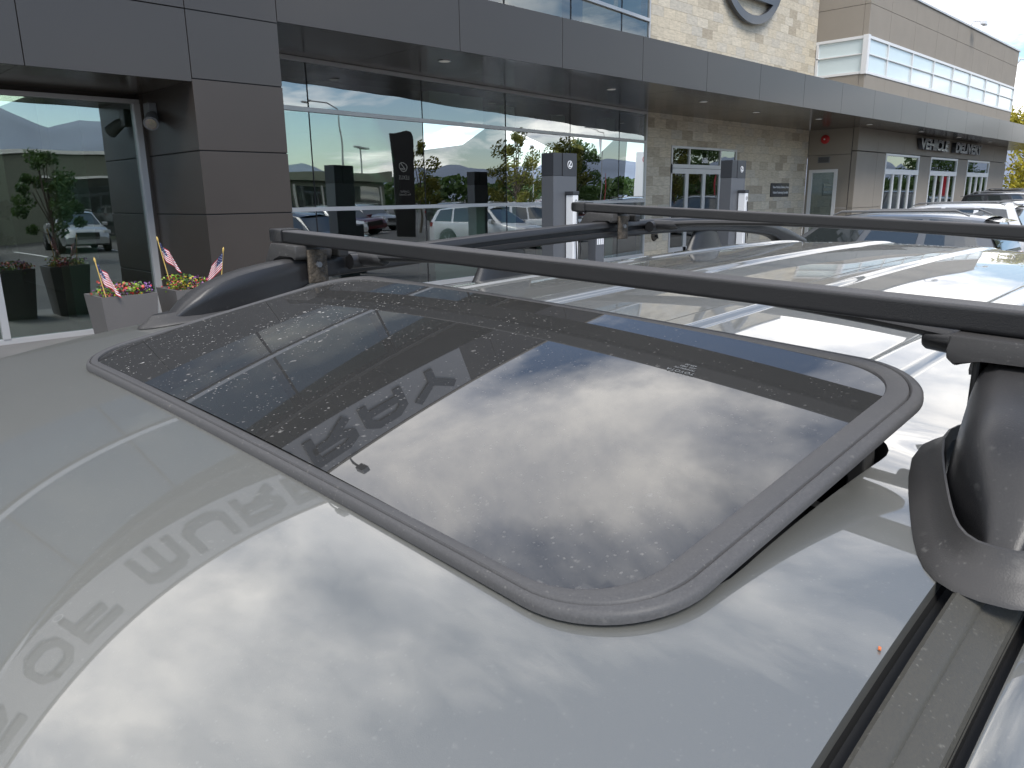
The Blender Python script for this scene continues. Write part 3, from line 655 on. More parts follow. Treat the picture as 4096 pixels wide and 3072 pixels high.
emblem(EM, 25.45, 9.22, 2.05, 1.62, YS - 0.22, 0.27, 0.14, LETDARK, (25.45, YS, 9.0))
for px_, pz in ((24.0, 8.2), (26.9, 8.3)):
    g = MB((25.45, YS, 9.0)); g.tube([(px_, YS - 0.1, pz), (px_, YS, pz)], 0.03, 8); g.build('standoff', GREYM, EM)

# --- VEHICLE DELIVERY sign
VD = empty('wall_sign', (42.1, YV, 4.05), 'dark channel letters reading VEHICLE DELIVERY above the three glass door sets', 'sign')
for wd_, cx_ in (('VEHICLE', 39.45), ('DELIVERY', 44.75)):
    o = text_mesh('lettering', wd_, 0.62, LETDARK, VD, (cx_, YV - 0.14, 4.03), (1, 0, 0), (0, 0, 1), 0.1, xs=1.66, bold=0.014, org=(42.1, YV, 4.05))
    text_mesh('letter_edge', wd_, 0.62, ALU, VD, (cx_, YV - 0.245, 4.03), (1, 0, 0), (0, 0, 1), xs=1.66, outline=0.012, bold=0.014, org=(42.1, YV, 4.05))
# --- plaque
t = empty('wall_plaque', (28.7, YS, 2.13), 'small black plaque with two lines of white writing on the stone wall', 'sign')
g = MB((28.7, YS, 2.13)); g.box(27.95, 29.45, YS - 0.04, YS - 0.005, 1.87, 2.38, bev=0.008); g.build('plate', LETDARK, t)
text_mesh('writing', 'New Vehicle Delivery Area', 0.125, WHITE, t, (28.75, YS - 0.043, 2.23), (1, 0, 0), (0, 0, 1), 0.002, org=(28.7, YS, 2.13), xs=0.95)
text_mesh('writing', 'Vehicle Technology Specialist', 0.125, WHITE, t, (28.75, YS - 0.043, 2.03), (1, 0, 0), (0, 0, 1), 0.002, org=(28.7, YS, 2.13), xs=0.86)
# --- alarm, louvre plate
t = empty('fire_alarm', (XV, 13.28, 4.05), 'round red alarm bell on the beige wall under the canopy', 'alarm')
g = MB(); g.tube([(-0.005, 0, 0), (-0.05, 0, 0), (-0.09, 0, 0)], [0.17, 0.17, 0.12], 24); g.build('gong', REDP, t, smooth=True)
g = MB(); g.tube([(-0.09, 0, 0), (-0.12, 0, 0)], 0.03, 12); g.build('strobe', WHITE, t)
t = empty('vent_plate', (XV, 13.27, 3.27), 'small grey louvred plate on the beige wall above the side door', 'vent')
g = MB(); g.box(-0.03, -0.004, -0.24, 0.24, -0.12, 0.12, bev=0.004); g.build('plate', GREYM, t)
g = MB()
for k in range(5): g.box(-0.04, -0.031, -0.2, 0.2, -0.09 + k * 0.04, -0.075 + k * 0.04)
g.build('louvre', JOINT, t)
# --- flood light in the recess
t = empty('floodlight', (4.5, 11.55, 3.12), 'round silver spotlight on a bracket in the dark corner beside the shop window', 'light')
g = MB(); g.box(-0.12, -0.003, 0.05, 0.25, 0.0, 0.25, bev=0.01); g.tube([(-0.06, 0.12, 0.05), (-0.14, 0.0, -0.02)], 0.025, 8); g.build('bracket', GREYM, t)
g = MB(); g.tube([(-0.05, 0.10, 0.1), (-0.12, -0.02, 0.04), (-0.2, -0.18, -0.06)], [0.05, 0.085, 0.1], 18); g.build('housing', GREYM, t, smooth=True)
g = MB(); g.tube([(-0.2, -0.181, -0.061), (-0.205, -0.19, -0.066)], 0.075, 18); g.build('lens', CHROME, t)
# cameras on the beige block
def seccam(x, y, z, dx_, label):
    t = empty('security_camera', (x, y, z), label, 'camera', 'white cameras on the beige block')
    g = MB(); g.tube([(0, 0, 0), (0, -0.12, 0.22), (dx_ * 0.5, -0.45, 0.22)], 0.04, 8); g.build('arm', WHITEM, t)
    g = MB(); g.box(dx_ * 0.5 - 0.25, dx_ * 0.5 + 0.3, -0.6, -0.38, 0.04, 0.24, bev=0.04); g.build('housing', WHITEM, t)
seccam(43.3, 12.0, 9.62, 0.6, 'white camera on an arm halfway along the beige block roof edge')
seccam(53.0, 12.0, 9.0, 0.7, 'white camera on the far top corner of the beige block')
# hose bib
t = empty('wall_tap', (20.35, YS, 0.75), 'stained brown tap box low on the stone wall', 'tap')
g = MB(); g.tube([(0, -0.002, 0), (0, -0.05, 0)], [0.17, 0.14], 14); g.build('escutcheon', RUST, t)
g = MB(); g.tube([(0, -0.03, 0), (0, -0.12, 0), (0, -0.14, -0.08)], 0.035, 10); g.build('spout', JOINT, t)

# ================================================================== EV chargers
def charger(x, y, label):
    t = empty('charging_station', (x, y, 0.12), label, 'charger', 'charging stations in front of the building')
    g = MB(); g.box(0, 0.66, 0, 0.30, 0, 2.25, bev=0.006); g.build('cabinet', CAB_L, t)
    g = MB(); g.box(-0.002, 0.235, -0.002, 0.302, 2.252, 2.66, bev=0.006); g.box(0.26, 0.662, -0.004, 0.302, 2.245, 2.66, bev=0.006); g.box(0.02, 0.64, 0.03, 0.29, 2.25, 2.64); g.build('top_cover', CAB_D, t)
    emblem(t, 0.455, 2.455, 0.068, 0.072, -0.012, 0.011, 0.005, WHITE, (0, 0, 0), name='emblem_ring')
    g = MB(); g.box(0.33, 0.48, -0.20, -0.02, 0.5, 1.90, bev=0.012); u = g.build('charger_unit', WHITEM, t)
    g = MB(); g.box(0.315, 0.495, -0.21, -0.002, 1.90, 1.97, bev=0.01); g.build('cap', CAB_D, u)
    g = MB(); 
    emblem(u, 0.41, 1.78, 0.032, 0.036, -0.208, 0.007, 0.006, LETDARK, (0, 0, 0), L=False, name='badge')
    g.bm.free(); g = MB(); g.box(0.50, 0.60, -0.16, -0.06, 1.12, 1.32, bev=0.02); g.tube([(0.48, -0.14, 1.32), (0.56, -0.24, 1.38)], 0.045, 10); g.build('holster', CAB_D, t)
    g = MB(); g.tube([(0.44, -0.21, 1.7), (0.40, -0.26, 1.3), (0.36, -0.25, 1.1), (0.4, -0.24, 0.7), (0.5, -0.22, 0.5), (0.56, -0.2, 0.9), (0.55, -0.18, 1.15)], 0.012, 8); g.build('cable', DARKRUB, t, smooth=True)
charger(10.75, 9.62, 'tall grey charging cabinet in front of the showroom glass')
charger(16.85, 9.40, 'tall grey charging cabinet in front of the numbered entrance')
# yellow-free parking bollard-like utility box behind first charger
t = empty('utility_box', (11.75, 9.4, 0.12), 'small grey box with pale vertical slots beside the nearer charging cabinet', 'utility box')
g = MB(); g.box(0, 0.26, 0, 0.2, 0, 1.25, bev=0.01); g.build('case', CAB_L, t)
g = MB()
for k in range(4): g.box(0.03 + 0.055 * k, 0.065 + 0.055 * k, -0.006, -0.001, 0.95, 1.2)
g.build('slot', WHITE, t)

# ================================================================== planters, flowers, flags
FL = [prin('petal_' + n_, c, 0.5) for n_, c in (('red', (0.5, 0.03, 0.03)), ('coral', (0.42, 0.08, 0.06)), ('yellow', (0.38, 0.30, 0.03)), ('lime', (0.22, 0.34, 0.02)), ('purple', (0.22, 0.05, 0.22)), ('violet', (0.26, 0.12, 0.32)))]
def planter(x, y, label, plabel):
    t = empty('planter', (x, y, 0.12), label, 'planter', 'square planters by the shop window')
    g = MB()
    h = 0.84; tp = 0.07; a = 0.62
    o_ = [[(tp, tp, 0), (a - tp, tp, 0), (a - tp, a - tp, 0), (tp, a - tp, 0)], [(0, 0, h), (a, 0, h), (a, a, h), (0, a, h)], [(0.03, 0.03, h), (a - .03, 0.03, h), (a - .03, a - .03, h), (0.03, a - .03, h)], [(0.05, 0.05, h - 0.1), (a - .05, 0.05, h - 0.1), (a - .05, a - .05, h - 0.1), (0.05, a - .05, h - 0.1)]]
    g.loft(o_); g.build('tub', PLANTER, t)
    f = MB((x, y, 0.12 + h - 0.1)); rnd = random.Random(int(x * 100))
    cl = [(rnd.uniform(0.08, 0.54), rnd.uniform(0.08, 0.54), rnd.choice(range(6))) for _ in range(16)]
    for cx, cy, ci in cl:
        hh = rnd.uniform(0.12, 0.27)
        for _ in range(60):
            p = Vector((x + cx + rnd.gauss(0, 0.055), y + cy + rnd.gauss(0, 0.055), 0.12 + h - 0.1 + hh * rnd.random() ** 0.4))
            n_ = Vector((rnd.gauss(0, 1), rnd.gauss(0, 1), rnd.random() + 0.4)).normalized(); u = n_.orthogonal().normalized(); v_ = n_.cross(u); s_ = rnd.uniform(0.011, 0.021)
            top = p.z > 0.12 + h + hh * 0.3 - 0.1
            mi = (1 + ci) if (rnd.random() < 0.6 and top) else (0 if rnd.random() < 0.8 else 4)
            f.face([p + u * s_, p + v_ * s_, p - u * s_, p - v_ * s_], mi)
    q = f.build('flowers', [PLANT_G] + FL, None, normals=False); q.location = (x, y, 0.12 + h - 0.1)
    tag(q, plabel, 'flowers', 'flowers in the planters')
planter(2.72, 9.25, 'taupe square planter nearer the white window mullion, left of its pair', 'red and yellow flowers filling the left of the two planters')
planter(3.55, 9.25, 'taupe square planter by the dark pier, half hidden by the roof rail', 'pink, yellow and violet flowers filling the right of the two planters')
STR_R = prin('flag_red', (0.45, 0.02, 0.035), 0.7); STR_W = prin('flag_white', (0.7, 0.7, 0.7), 0.7); STR_B = prin('flag_blue', (0.02, 0.03, 0.10), 0.7)
def flag(x, y, z, lean, drape, label):
    t = empty('small_flag', (x, y, z), label, 'flag', 'small flags stuck in the planters')
    d = Vector((math.cos(drape), math.sin(drape), 0)); ln = Vector((lean[0], lean[1], 1)).normalized()
    g = MB(); g.tube([Vector((0, 0, 0)), ln * 0.50], 0.006, 8); g.tube([ln * 0.50, ln * 0.53, ln * 0.555], [0.010, 0.012, 0.002], 8); g.build('stick', WOODG, t)
    g = MB(); nx, nz = 13, 13; W_, H_ = 0.30, 0.21
    def P(i, j):
        u = i / nx; v_ = j / nz
        top = ln * (0.49 - H_ * v_)
        sag = 0.16 * u + 0.03 * u * v_
        return top + d * (W_ * u * (0.50 + 0.2 * v_)) + Vector((0, 0, -sag)) + Vector((-d.y, d.x, 0)) * (0.022 * math.sin(u * 11 + v_ * 2))
    grid = [[g.v(P(i, j)) for j in range(nz + 1)] for i in range(nx + 1)]
    for i in range(nx):
        for j in range(nz):
            f = g.bm.faces.new((grid[i][j], grid[i + 1][j], grid[i + 1][j + 1], grid[i][j + 1]))
            f.material_index = 2 if (i < 6 and j < 7) else (0 if j % 2 == 0 else 1)
    g.build('cloth', [STR_R, STR_W, STR_B], t, normals=False)
    g = MB()
    for i in range(1, 6):
        for j in range(1, 7):
            if (i + j) % 2: continue
            c = (P(i - 0.3, j - 0.2) + P(i + 0.3, j + 0.2)) / 2; nn_ = (P(i + 1, j) - P(i, j)).cross(P(i, j + 1) - P(i, j)).normalized()
            for sgn in (1, -1):
                u = (P(i + 1, j) - P(i, j)).normalized() * 0.0048; v_ = (P(i, j + 1) - P(i, j)).normalized() * 0.0048; cc_ = c + nn_ * sgn * 0.0015
                g.face([cc_ + u, cc_ + v_, cc_ - u, cc_ - v_])
    g.build('stars', WHITE, t, normals=False)
flag(2.80, 9.30, 0.86, (-0.10, 0.16), R(-48), 'small striped flag at the left corner of the left planter')
flag(3.68, 9.75, 1.04, (-0.12, 0.12), R(-45), 'small striped flag behind the flowers at the back of the planters')
flag(4.12, 9.30, 0.90, (0.13, -0.1), R(150), 'small striped flag leaning right in the right planter')
# indoor plant behind the left window
def tree(name, x, y, h, cr, trunk_h, leaf, label, cat='tree', n=5200, ls=0.13, group=None, seed=1, clumps=26, squash=0.8):
    rnd = random.Random(seed)
    t = empty(name, (x, y, 0), label, cat, group)
    g = MB(); tops = []
    g.tube([(0, 0, 0), (0.05, 0.02, trunk_h * 0.5), (0, 0.05, trunk_h), (0.05, 0, h * 0.7)], [0.05 * h / 3, 0.04 * h / 3, 0.03 * h / 3, 0.01], 8)
    cs = []
    for k in range(clumps):
        a = rnd.uniform(0, 6.28); rr = cr * (0.25 + 0.75 * rnd.random() ** 0.6); zz_ = trunk_h + (h - trunk_h) * rnd.random()
        fz = (zz_ - trunk_h) / (h - trunk_h); rr *= math.sin(math.pi * min(0.97, 0.25 + 0.72 * fz)) ** 0.7
        c = Vector((rr * math.cos(a), rr * math.sin(a), zz_)); cs.append((c, cr * rnd.uniform(0.18, 0.36)))
        if k % 2 == 0: g.tube([(0, 0, trunk_h * 0.8 + 0.3 * (zz_ - trunk_h)), c * 0.6 + Vector((0, 0, zz_ * 0.35)), c], [0.02 * h / 3, 0.012 * h / 3, 0.004], 5)
    g.build('trunk', BARK, t, smooth=True)
    f = MB()
    for i in range(n):
        c, r_ = rnd.choice(cs); d = Vector((rnd.gauss(0, 1), rnd.gauss(0, 1), rnd.gauss(0, squash))).normalized() * r_ * rnd.random() ** 0.35
        p = c + d; n_ = Vector((rnd.gauss(0, 1), rnd.gauss(0, 1), rnd.gauss(0.5, 1))).normalized(); u = n_.orthogonal().normalized(); v_ = n_.cross(u); s_ = ls * rnd.uniform(0.5, 1.2)
        f.face([p + u * s_, p + v_ * s_ * 0.5, p - u * s_, p - v_ * s_ * 0.5])
    f.build('crown', leaf, t, normals=False)
    return t
tree('potted_plant', 2.35, 13.7, 2.75, 0.55, 0.9, LEAF_G, 'leafy indoor plant behind the left shop window', 'plant', 1500, 0.09, seed=4, clumps=14)
tree('yellow_tree', 72, 13.2, 9.6, 4.2, 1.6, LEAF_Y, 'yellow leaved tree beyond the end of the canopy', 'tree', 15000, 0.17, seed=9, clumps=70)
tree('yellow_tree', 66, 22, 7, 3.4, 1.2, LEAF_Y, 'smaller yellow leaved tree behind the beige block corner', 'tree', 6000, 0.17, seed=12, clumps=40)
tree('lot_tree', 35.6, -0.6, 5.4, 1.5, 1.8, LEAF_O, 'leafy young tree mirrored left of the nearer charging cabinet', 'tree', 5200, 0.10, 'trees across the lot, mirrored in the glass', seed=5, clumps=34)
tree('lot_tree', 50.5, -5.2, 6.2, 1.9, 1.8, LEAF_O, 'yellowish tree mirrored right of the nearer charging cabinet', 'tree', 5200, 0.11, 'trees across the lot, mirrored in the glass', seed=6, clumps=30)
tree('lot_tree', 33.2, -5.6, 4.9, 1.2, 1.6, LEAF_O, 'small tree mirrored beside the dark pylon sign', 'tree', 3000, 0.10, 'trees across the lot, mirrored in the glass', seed=8, clumps=22)
tree('lot_tree', 66, -12, 7.2, 2.6, 1.8, LEAF_G, 'green tree mirrored in the entrance doors', 'tree', 5000, 0.15, 'trees across the lot, mirrored in the glass', seed=15, clumps=30)
tree('lot_tree', 75, 2, 7.5, 3.0, 1.6, LEAF_G, 'green tree mirrored in the glass doors of the beige block', 'tree', 5200, 0.16, 'trees across the lot, mirrored in the glass', seed=25, clumps=30)
tree('lot_tree', 4.5, -23, 6.3, 2.1, 1.8, LEAF_O, 'green tree mirrored at the left edge of the left shop window', 'tree', 4000, 0.13, 'trees across the lot, mirrored in the glass', seed=26, clumps=30)
tree('lot_tree', 7.4, -4.8, 3.6, 0.95, 1.0, LEAF_G, 'small dark green tree mirrored in the middle of the left shop window', 'tree', 3600, 0.08, 'trees across the lot, mirrored in the glass', seed=31, clumps=24)
# treeline far across the lot
f = MB(); rnd = random.Random(3)
for i in range(16000):
    x = rnd.uniform(-20, 190); yy = -70 + 0.28 * x + rnd.gauss(0, 2.0) ; hh = 4.2 + 2.2 * noise.noise(Vector((x * 0.13, 0, 0))) + 1.0 * noise.noise(Vector((x * 0.6, 3, 0)))
    p = Vector((x, yy, hh * rnd.random() ** 0.45)); n_ = Vector((rnd.gauss(0, 1), rnd.gauss(0, 1), rnd.gauss(0.5, 1))).normalized(); u = n_.orthogonal().normalized(); v_ = n_.cross(u); s_ = rnd.uniform(0.25, 0.6)
    f.face([p + u * s_, p + v_ * s_ * 0.7, p - u * s_, p - v_ * s_ * 0.7])
tag(f.build('distant_wood', LEAF_G, normals=False), 'far green treeline across the lot, mirrored in the showroom glass', 'woodland', kind='stuff')
# ================================================================== things across the lot, mirrored in the glass
t = empty('service_building', (34, -19, 0), 'low dark glazed building across the lot, mirrored in the showroom glass', 'building', rz=R(192))
g = MB(); g.box(-9, 9, 0, 8, 0, 3.3); g.build('wall', prin('olive_render', (0.13, 0.14, 0.11), 0.8), t)
g = MB(); g.box(-9.3, 9.3, -0.5, 8.3, 3.3, 3.9); g.build('roof', prin('olive_fascia', (0.17, 0.18, 0.14), 0.7), t)
g = MB()
for k in range(7): g.box(-8.4 + k * 2.45, -6.3 + k * 2.45, -0.05, -0.004, 0.2, 2.9)
g.build('window', CARGLASS, t)
g = MB()
for k in range(8): g.box(-8.65 + k * 2.45, -8.5 + k * 2.45, -0.1, -0.004, 0.1, 3.0)
g.build('frame', ALU, t)
t = empty('tyre_shop', (15, -20, 0), 'olive building with dark windows across the lot, mirrored in the left shop window', 'building', rz=R(180))
g = MB(); g.box(-12, 12, 0, 10, 0, 4.4); g.build('wall', MATS['olive_render'], t)
g = MB(); g.box(-12.2, 12.2, -0.2, 10.2, 4.4, 4.6); g.build('roof_edge', ALUW, t)
for k in range(4):
    g = MB(); g.box(-10.5 + k * 5.6, -7.5 + k * 5.6, -0.05, -0.004, 0.2, 3.2); wn = g.build('window', CARGLASS, t)
    g = MB(); g.box(-10.6 + k * 5.6, -7.4 + k * 5.6, -0.1, -0.052, 3.2, 3.3); g.box(-10.6 + k * 5.6, -10.5 + k * 5.6, -0.1, -0.052, 0.2, 3.2); g.build('frame', ALUW, wn)
# pylon
t = empty('pylon_sign', (28.9, -3.3, 0), 'dark rounded pylon sign with a pale emblem and lettering, mirrored in the showroom glass', 'sign', rz=R(223))
pl = [(-0.62, 0), (-0.62, 4.6), (-0.58, 4.95), (-0.45, 5.2), (-0.2, 5.3), (0.62, 5.3), (0.62, 0)]
g = MB(); g.prism([(a, -0.16, z) for a, z in pl], (0, 0.32, 0), bev=0.03); g.build('body', prin('pylon_black', (0.018, 0.017, 0.017), 0.4), t)
for sy, xd in ((-0.166, 1), (0.162, -1)):
    emblem(t, 0.0, 3.55, 0.26, 0.24, sy, 0.045, 0.004, ALU, (0, 0, 0), name='emblem_ring')
    text_mesh('lettering', 'LEXUS', 0.24, ALU, t, (0, sy, 3.05), (xd, 0, 0), (0, 0, 1), 0.003)
    text_mesh('lettering', 'Certified\nPre-Owned', 0.16, ALU, t, (0, sy, 2.35), (xd, 0, 0), (0, 0, 1), 0.003)
def lamp(x, y, h, label, n_=2, rz=0.0):
    t = empty('lamp_post', (x, y, 0), label, 'lamp post', 'lamp posts across the lot, mirrored in the glass', rz=rz)
    g = MB(); g.tube([(0, 0, 0), (0, 0, 0.8), (0, 0, 0.81), (0, 0, h)], [0.25, 0.25, 0.09, 0.06], 10); g.build('pole', POLEM, t)
    if n_ == 1:
        g = MB(); g.tube([(0, 0, h), (0.1, 0, h + 0.5), (0.9, 0, h + 0.9), (2.0, 0, h + 1.0)], 0.04, 8); g.build('arm', POLEM, t)
        g = MB(); g.box(1.9, 2.7, -0.14, 0.14, h + 0.92, h + 1.05, bev=0.03); g.build('lamp_head', POLEM, t)
    else:
        for s in (-1, 1):
            g = MB(); g.box(min(0, s * 1.4), max(0, s * 1.4), -0.2, 0.2, h - 0.02, h + 0.12, bev=0.02); g.build('lamp_head', POLEM, t)
lamp(36.8, -15.3, 7.4, 'tall curved street lamp left of the dark pylon', 1, R(200))
lamp(45, -21, 5.8, 'twin headed lot lamp just left of the pylon', 2, R(-30))
lamp(40, -26, 6.8, 'twin headed lot lamp nearer the building edge', 2, R(-30))
lamp(60, -14, 6.5, 'twin headed lot lamp in the third pane', 2, R(-30))
lamp(88, -14, 9, 'single lamp post right of the charging cabinet', 1, R(20))
lamp(95, -24, 10, 'thin distant lamp post beside the far pane joint', 1, R(200))
t = empty('tall_sign', (56.3, -1.2, 0), 'tall white dealer sign with a red emblem, mirrored at the right end of the glass', 'sign', rz=R(248))
g = MB(); g.box(-0.9, 0.9, -0.15, 0.15, 1.6, 5.4, bev=0.02); g.build('panel', WHITEM, t)
g = MB(); g.box(-0.5, 0.5, -0.12, 0.12, 0, 1.6); g.build('base', GREYM, t)
for sy in (-0.157, 0.153): emblem(t, 0, 4.8, 0.55, 0.38, sy, 0.08, 0.004, REDP, (0, 0, 0), L=False, name='emblem_ring')
def feather(x, y, h, label, rz):
    t = empty('feather_flag', (x, y, 0), label, 'flag', 'red feather flags across the lot')
    t.rotation_euler = (0, 0, rz)
    g = MB(); g.tube([(0, 0, 0), (0, 0, h * 0.85), (0.15, 0, h)], [0.03, 0.02, 0.012], 8); g.build('pole', POLEM, t)
    g = MB(); rings = []
    for k in range(9):
        z = h * (0.42 + 0.58 * k / 8); wd = 0.55 if k < 7 else 0.55 * (8 - k) / 2 + 0.15
        rings.append([g.v((0.02, 0, z)), g.v((0.02 + wd * 0.5, 0.05 * math.sin(k), z - 0.03)), g.v((0.02 + wd, 0.02, z - 0.08))])
    g.skin(rings, False, 0, False); g.build('cloth', STR_R, t, normals=False)
feather(54, -3.6, 3.7, 'red feather flag mirrored just right of the charging cabinet', R(160))
feather(58, -2.6, 4.0, 'red feather flag mirrored near the far pane', R(140))
feather(70, 4.0, 3.3, 'red feather flag mirrored in the first glass doors, left one', R(60))
feather(76, 2.0, 3.3, 'red feather flag mirrored in the first glass doors, right one', R(60))

# ================================================================== cars
def carpaint(name, col, metal=0.2, rough=0.35):
    return prin(name, col, rough, metal=metal, coat=1.0, coat_rough=0.03)
CW = carpaint('white_car_paint', (0.78, 0.78, 0.78)); CG = carpaint('grey_car_paint', (0.13, 0.135, 0.14), 0.5); CS = carpaint('silver_car_paint', (0.42, 0.43, 0.44), 0.6)
CK = carpaint('black_car_paint', (0.02, 0.02, 0.022)); CR = carpaint('maroon_car_paint', (0.10, 0.015, 0.02), 0.3); CB = carpaint('blue_car_paint', (0.03, 0.06, 0.13), 0.4)
CAR_G = {}
def lerp(t, pts):
    for (a, va), (b_, vb) in zip(pts, pts[1:]):
        if t <= b_:
            u = (t - a) / (b_ - a) if b_ > a else 0; u = max(0, min(1, u)); u = u * u * (3 - 2 * u) if False else u
            return va + (vb - va) * u
    return pts[-1][1]
def suv_parts(root, paint, L=4.75, W=1.9, H=1.69, fins=True, panel_roof=True, glass=CARGLASS, fb=0.285, fr_=0.42):
    """front towards -X, local origin on the ground under the centre"""
    x0 = -L / 2; hw = W / 2
    hood = [(0, 0.62), (0.03, 0.80), (0.10, 0.95), (0.26, 1.03), (0.30, 1.06), (0.95, 1.10), (1.0, 0.98)]
    b = MB(); rings = []
    for k in range(33):
        u = k / 32; x = x0 + u * L
        top = lerp(u, hood); wd = hw * (1 - 0.22 * abs(2 * u - 1) ** 5); bot = 0.30 + (0.08 if u < 0.05 or u > 0.95 else 0)
        # wheel arches
        ar = 0
        for cx in (-L * 0.295, L * 0.295):
            d = abs(x - cx)
            if d < 0.43: ar = max(ar, math.sqrt(0.43 ** 2 - d * d))
        bz = max(bot, 0.36 + ar) if ar > 0 else bot
        bz = min(bz, top - 0.12)
        mid = max(bz + 0.03, 0.62)
        h_ = []
        for sgn in (-1, 1):
            pr = [(wd * 0.95, bz), (wd * 0.995, min(mid, top - 0.08)), (wd, (mid + top) / 2 if top > mid else top - 0.05), (wd * 0.97, top - 0.045), (wd * 0.90, top)]
            h_.append([Vector((x, sgn * a, z)) for a, z in pr])
        ring = h_[0] + [Vector((x, -wd * 0.45, top + 0.02)), Vector((x, 0, top + 0.028)), Vector((x, wd * 0.45, top + 0.02))] + list(reversed(h_[1]))
        ring += [Vector((x, hw * 0.6, bot if ar else bz)), Vector((x, -hw * 0.6, bot if ar else bz))]
        rings.append(ring)
    b.loft(rings); b.build('body', paint, root, smooth=True)
    # greenhouse
    def gh(u):  # u along the roof 0..1 -> roof height
        return H - 0.10 * (1 - min(1, u / 0.35)) ** 2 - 0.07 * max(0, (u - 0.6) / 0.4) ** 2
    xa, xb = x0 + L * fb, x0 + L * 0.985          # belt ends
    ra, rb = x0 + L * fr_, x0 + L * 0.93            # roof ends
    bh = 1.05; rw = hw * 0.74; bw = hw * 0.93
    m_ = 16; pts_b = []; pts_r = []
    for k in range(m_ + 1):
        u = k / m_
        pts_b.append((xa + (xb - xa) * u, bw * (1 - 0.10 * (2 * abs(u - 0.45)) ** 3), bh)); pts_r.append((ra + (rb - ra) * u, rw * (1 - 0.10 * (2 * abs(u - 0.5)) ** 3), gh(u) - 0.06))
    g = MB()
    for s in (-1, 1):
        A_ = [g.v((p[0], s * p[1], p[2])) for p in pts_b]; C_ = [g.v((p[0], s * p[1], p[2])) for p in pts_r]
        for k in range(m_): g.bm.faces.new((A_[k], A_[k + 1], C_[k + 1], C_[k]))
    for pa, pr in ((pts_b[0], pts_r[0]), (pts_b[-1], pts_r[-1])):
        g.face([(pa[0], -pa[1], pa[2]), (pa[0], pa[1], pa[2]), (pr[0], pr[1], pr[2]), (pr[0], -pr[1], pr[2])])
    g.build('pillars', paint, root, smooth=False)
    if panel_roof:
        g = MB(); rr = []
        for k in range(m_ + 1):
            u = k / m_; x, w_, z = pts_r[k]; zt = gh(u)
            rr.append([(x, w_ * c_, z + (zt - z) * (1 - abs(c_) ** 3.2)) for c_ in [-1 + 2 * i / 14 for i in range(15)]])
        g.loft(rr, closed=False, cap=False)
        x, w_, z = pts_r[-1]; g.face([(x - 0.02, -w_ * 0.85, gh(1) - 0.03), (x + 0.22, -w_ * 0.75, gh(1) - 0.075), (x + 0.22, w_ * 0.75, gh(1) - 0.075), (x - 0.02, w_ * 0.85, gh(1) - 0.03)])
        g.build('roof', paint, root, smooth=True)
        if fins:
            for s in (-1, 1):
                g = MB(); P = [(ra + 0.15, s * rw * 0.9, gh(0.1) + 0.0), (ra + 0.3, s * rw * 0.9, gh(0.15) + 0.045), (rb - 0.4, s * rw * 0.9, gh(0.8) + 0.05), (rb - 0.2, s * rw * 0.9, gh(0.9) - 0.01)]
                g.tube(P, [0.012, 0.018, 0.018, 0.012], 8); g.build('side_rail', GREYM, root, smooth=True)
            g = MB(); g.prism([(rb - 0.35, -0.02, gh(0.9) - 0.005), (rb - 0.16, -0.02, gh(0.93) - 0.01), (rb - 0.19, -0.006, gh(0.93) + 0.06), (rb - 0.23, -0.006, gh(0.93) + 0.055)], (0, 0.035, 0)); g.build('antenna', paint, root)
    def pane(name, quad, off):
        q = MB(); a = [Vector(p) for p in quad]; n_ = (a[1] - a[0]).cross(a[-1] - a[0]).normalized() * off
        ce = sum(a, Vector()) / len(a)
        if n_.dot(ce - Vector((0, 0, 0.9))) < 0: n_ = -n_
        q.face([p + n_ for p in a]); return q.build(name, glass, root)
    def ins(p, q, u, v_):  # belt/roof interpolation
        return Vector(p).lerp(Vector(q), v_)
    for s in (-1, 1):
        def at(u, v_):
            k = u * m_; i = min(int(k), m_ - 1); f_ = k - i
            pb = Vector(pts_b[i]).lerp(Vector(pts_b[i + 1]), f_); pr = Vector(pts_r[i]).lerp(Vector(pts_r[i + 1]), f_)
            p = pb.lerp(pr, v_); return Vector((p.x, s * p.y, p.z))
        for ua, ub in ((0.05, 0.36), (0.40, 0.66), (0.70, 0.93)):
            q = MB(); n_ = 5
            lo = [at(ua + (ub - ua) * i / n_, 0.06) for i in range(n_ + 1)]; hi = [at(ua + (ub - ua) * i / n_, 0.93) for i in range(n_ + 1)]
            o_ = Vector((0, s * 0.008, 0.004))
            Lo = [q.v(p + o_) for p in lo]; Hi = [q.v(p + o_) for p in hi]
            for i in range(n_): q.bm.faces.new((Lo[i], Lo[i + 1], Hi[i + 1], Hi[i]))
            q.build('side_window', glass, root)
    pa, pr = pts_b[0], pts_r[0]
    pane('windshield', [(pa[0] + .02, -pa[1] * .93, pa[2] + .02), (pa[0] + .02, pa[1] * .93, pa[2] + .02), (pr[0], pr[1] * .93, pr[2] - .01), (pr[0], -pr[1] * .93, pr[2] - .01)], 0.008)
    pa, pr = pts_b[-1], pts_r[-1]
    pane('rear_window', [(pa[0], -pa[1] * .9, pa[2] + .05), (pa[0], pa[1] * .9, pa[2] + .05), (pr[0], pr[1] * .9, pr[2] - .02), (pr[0], -pr[1] * .9, pr[2] - .02)], 0.01)
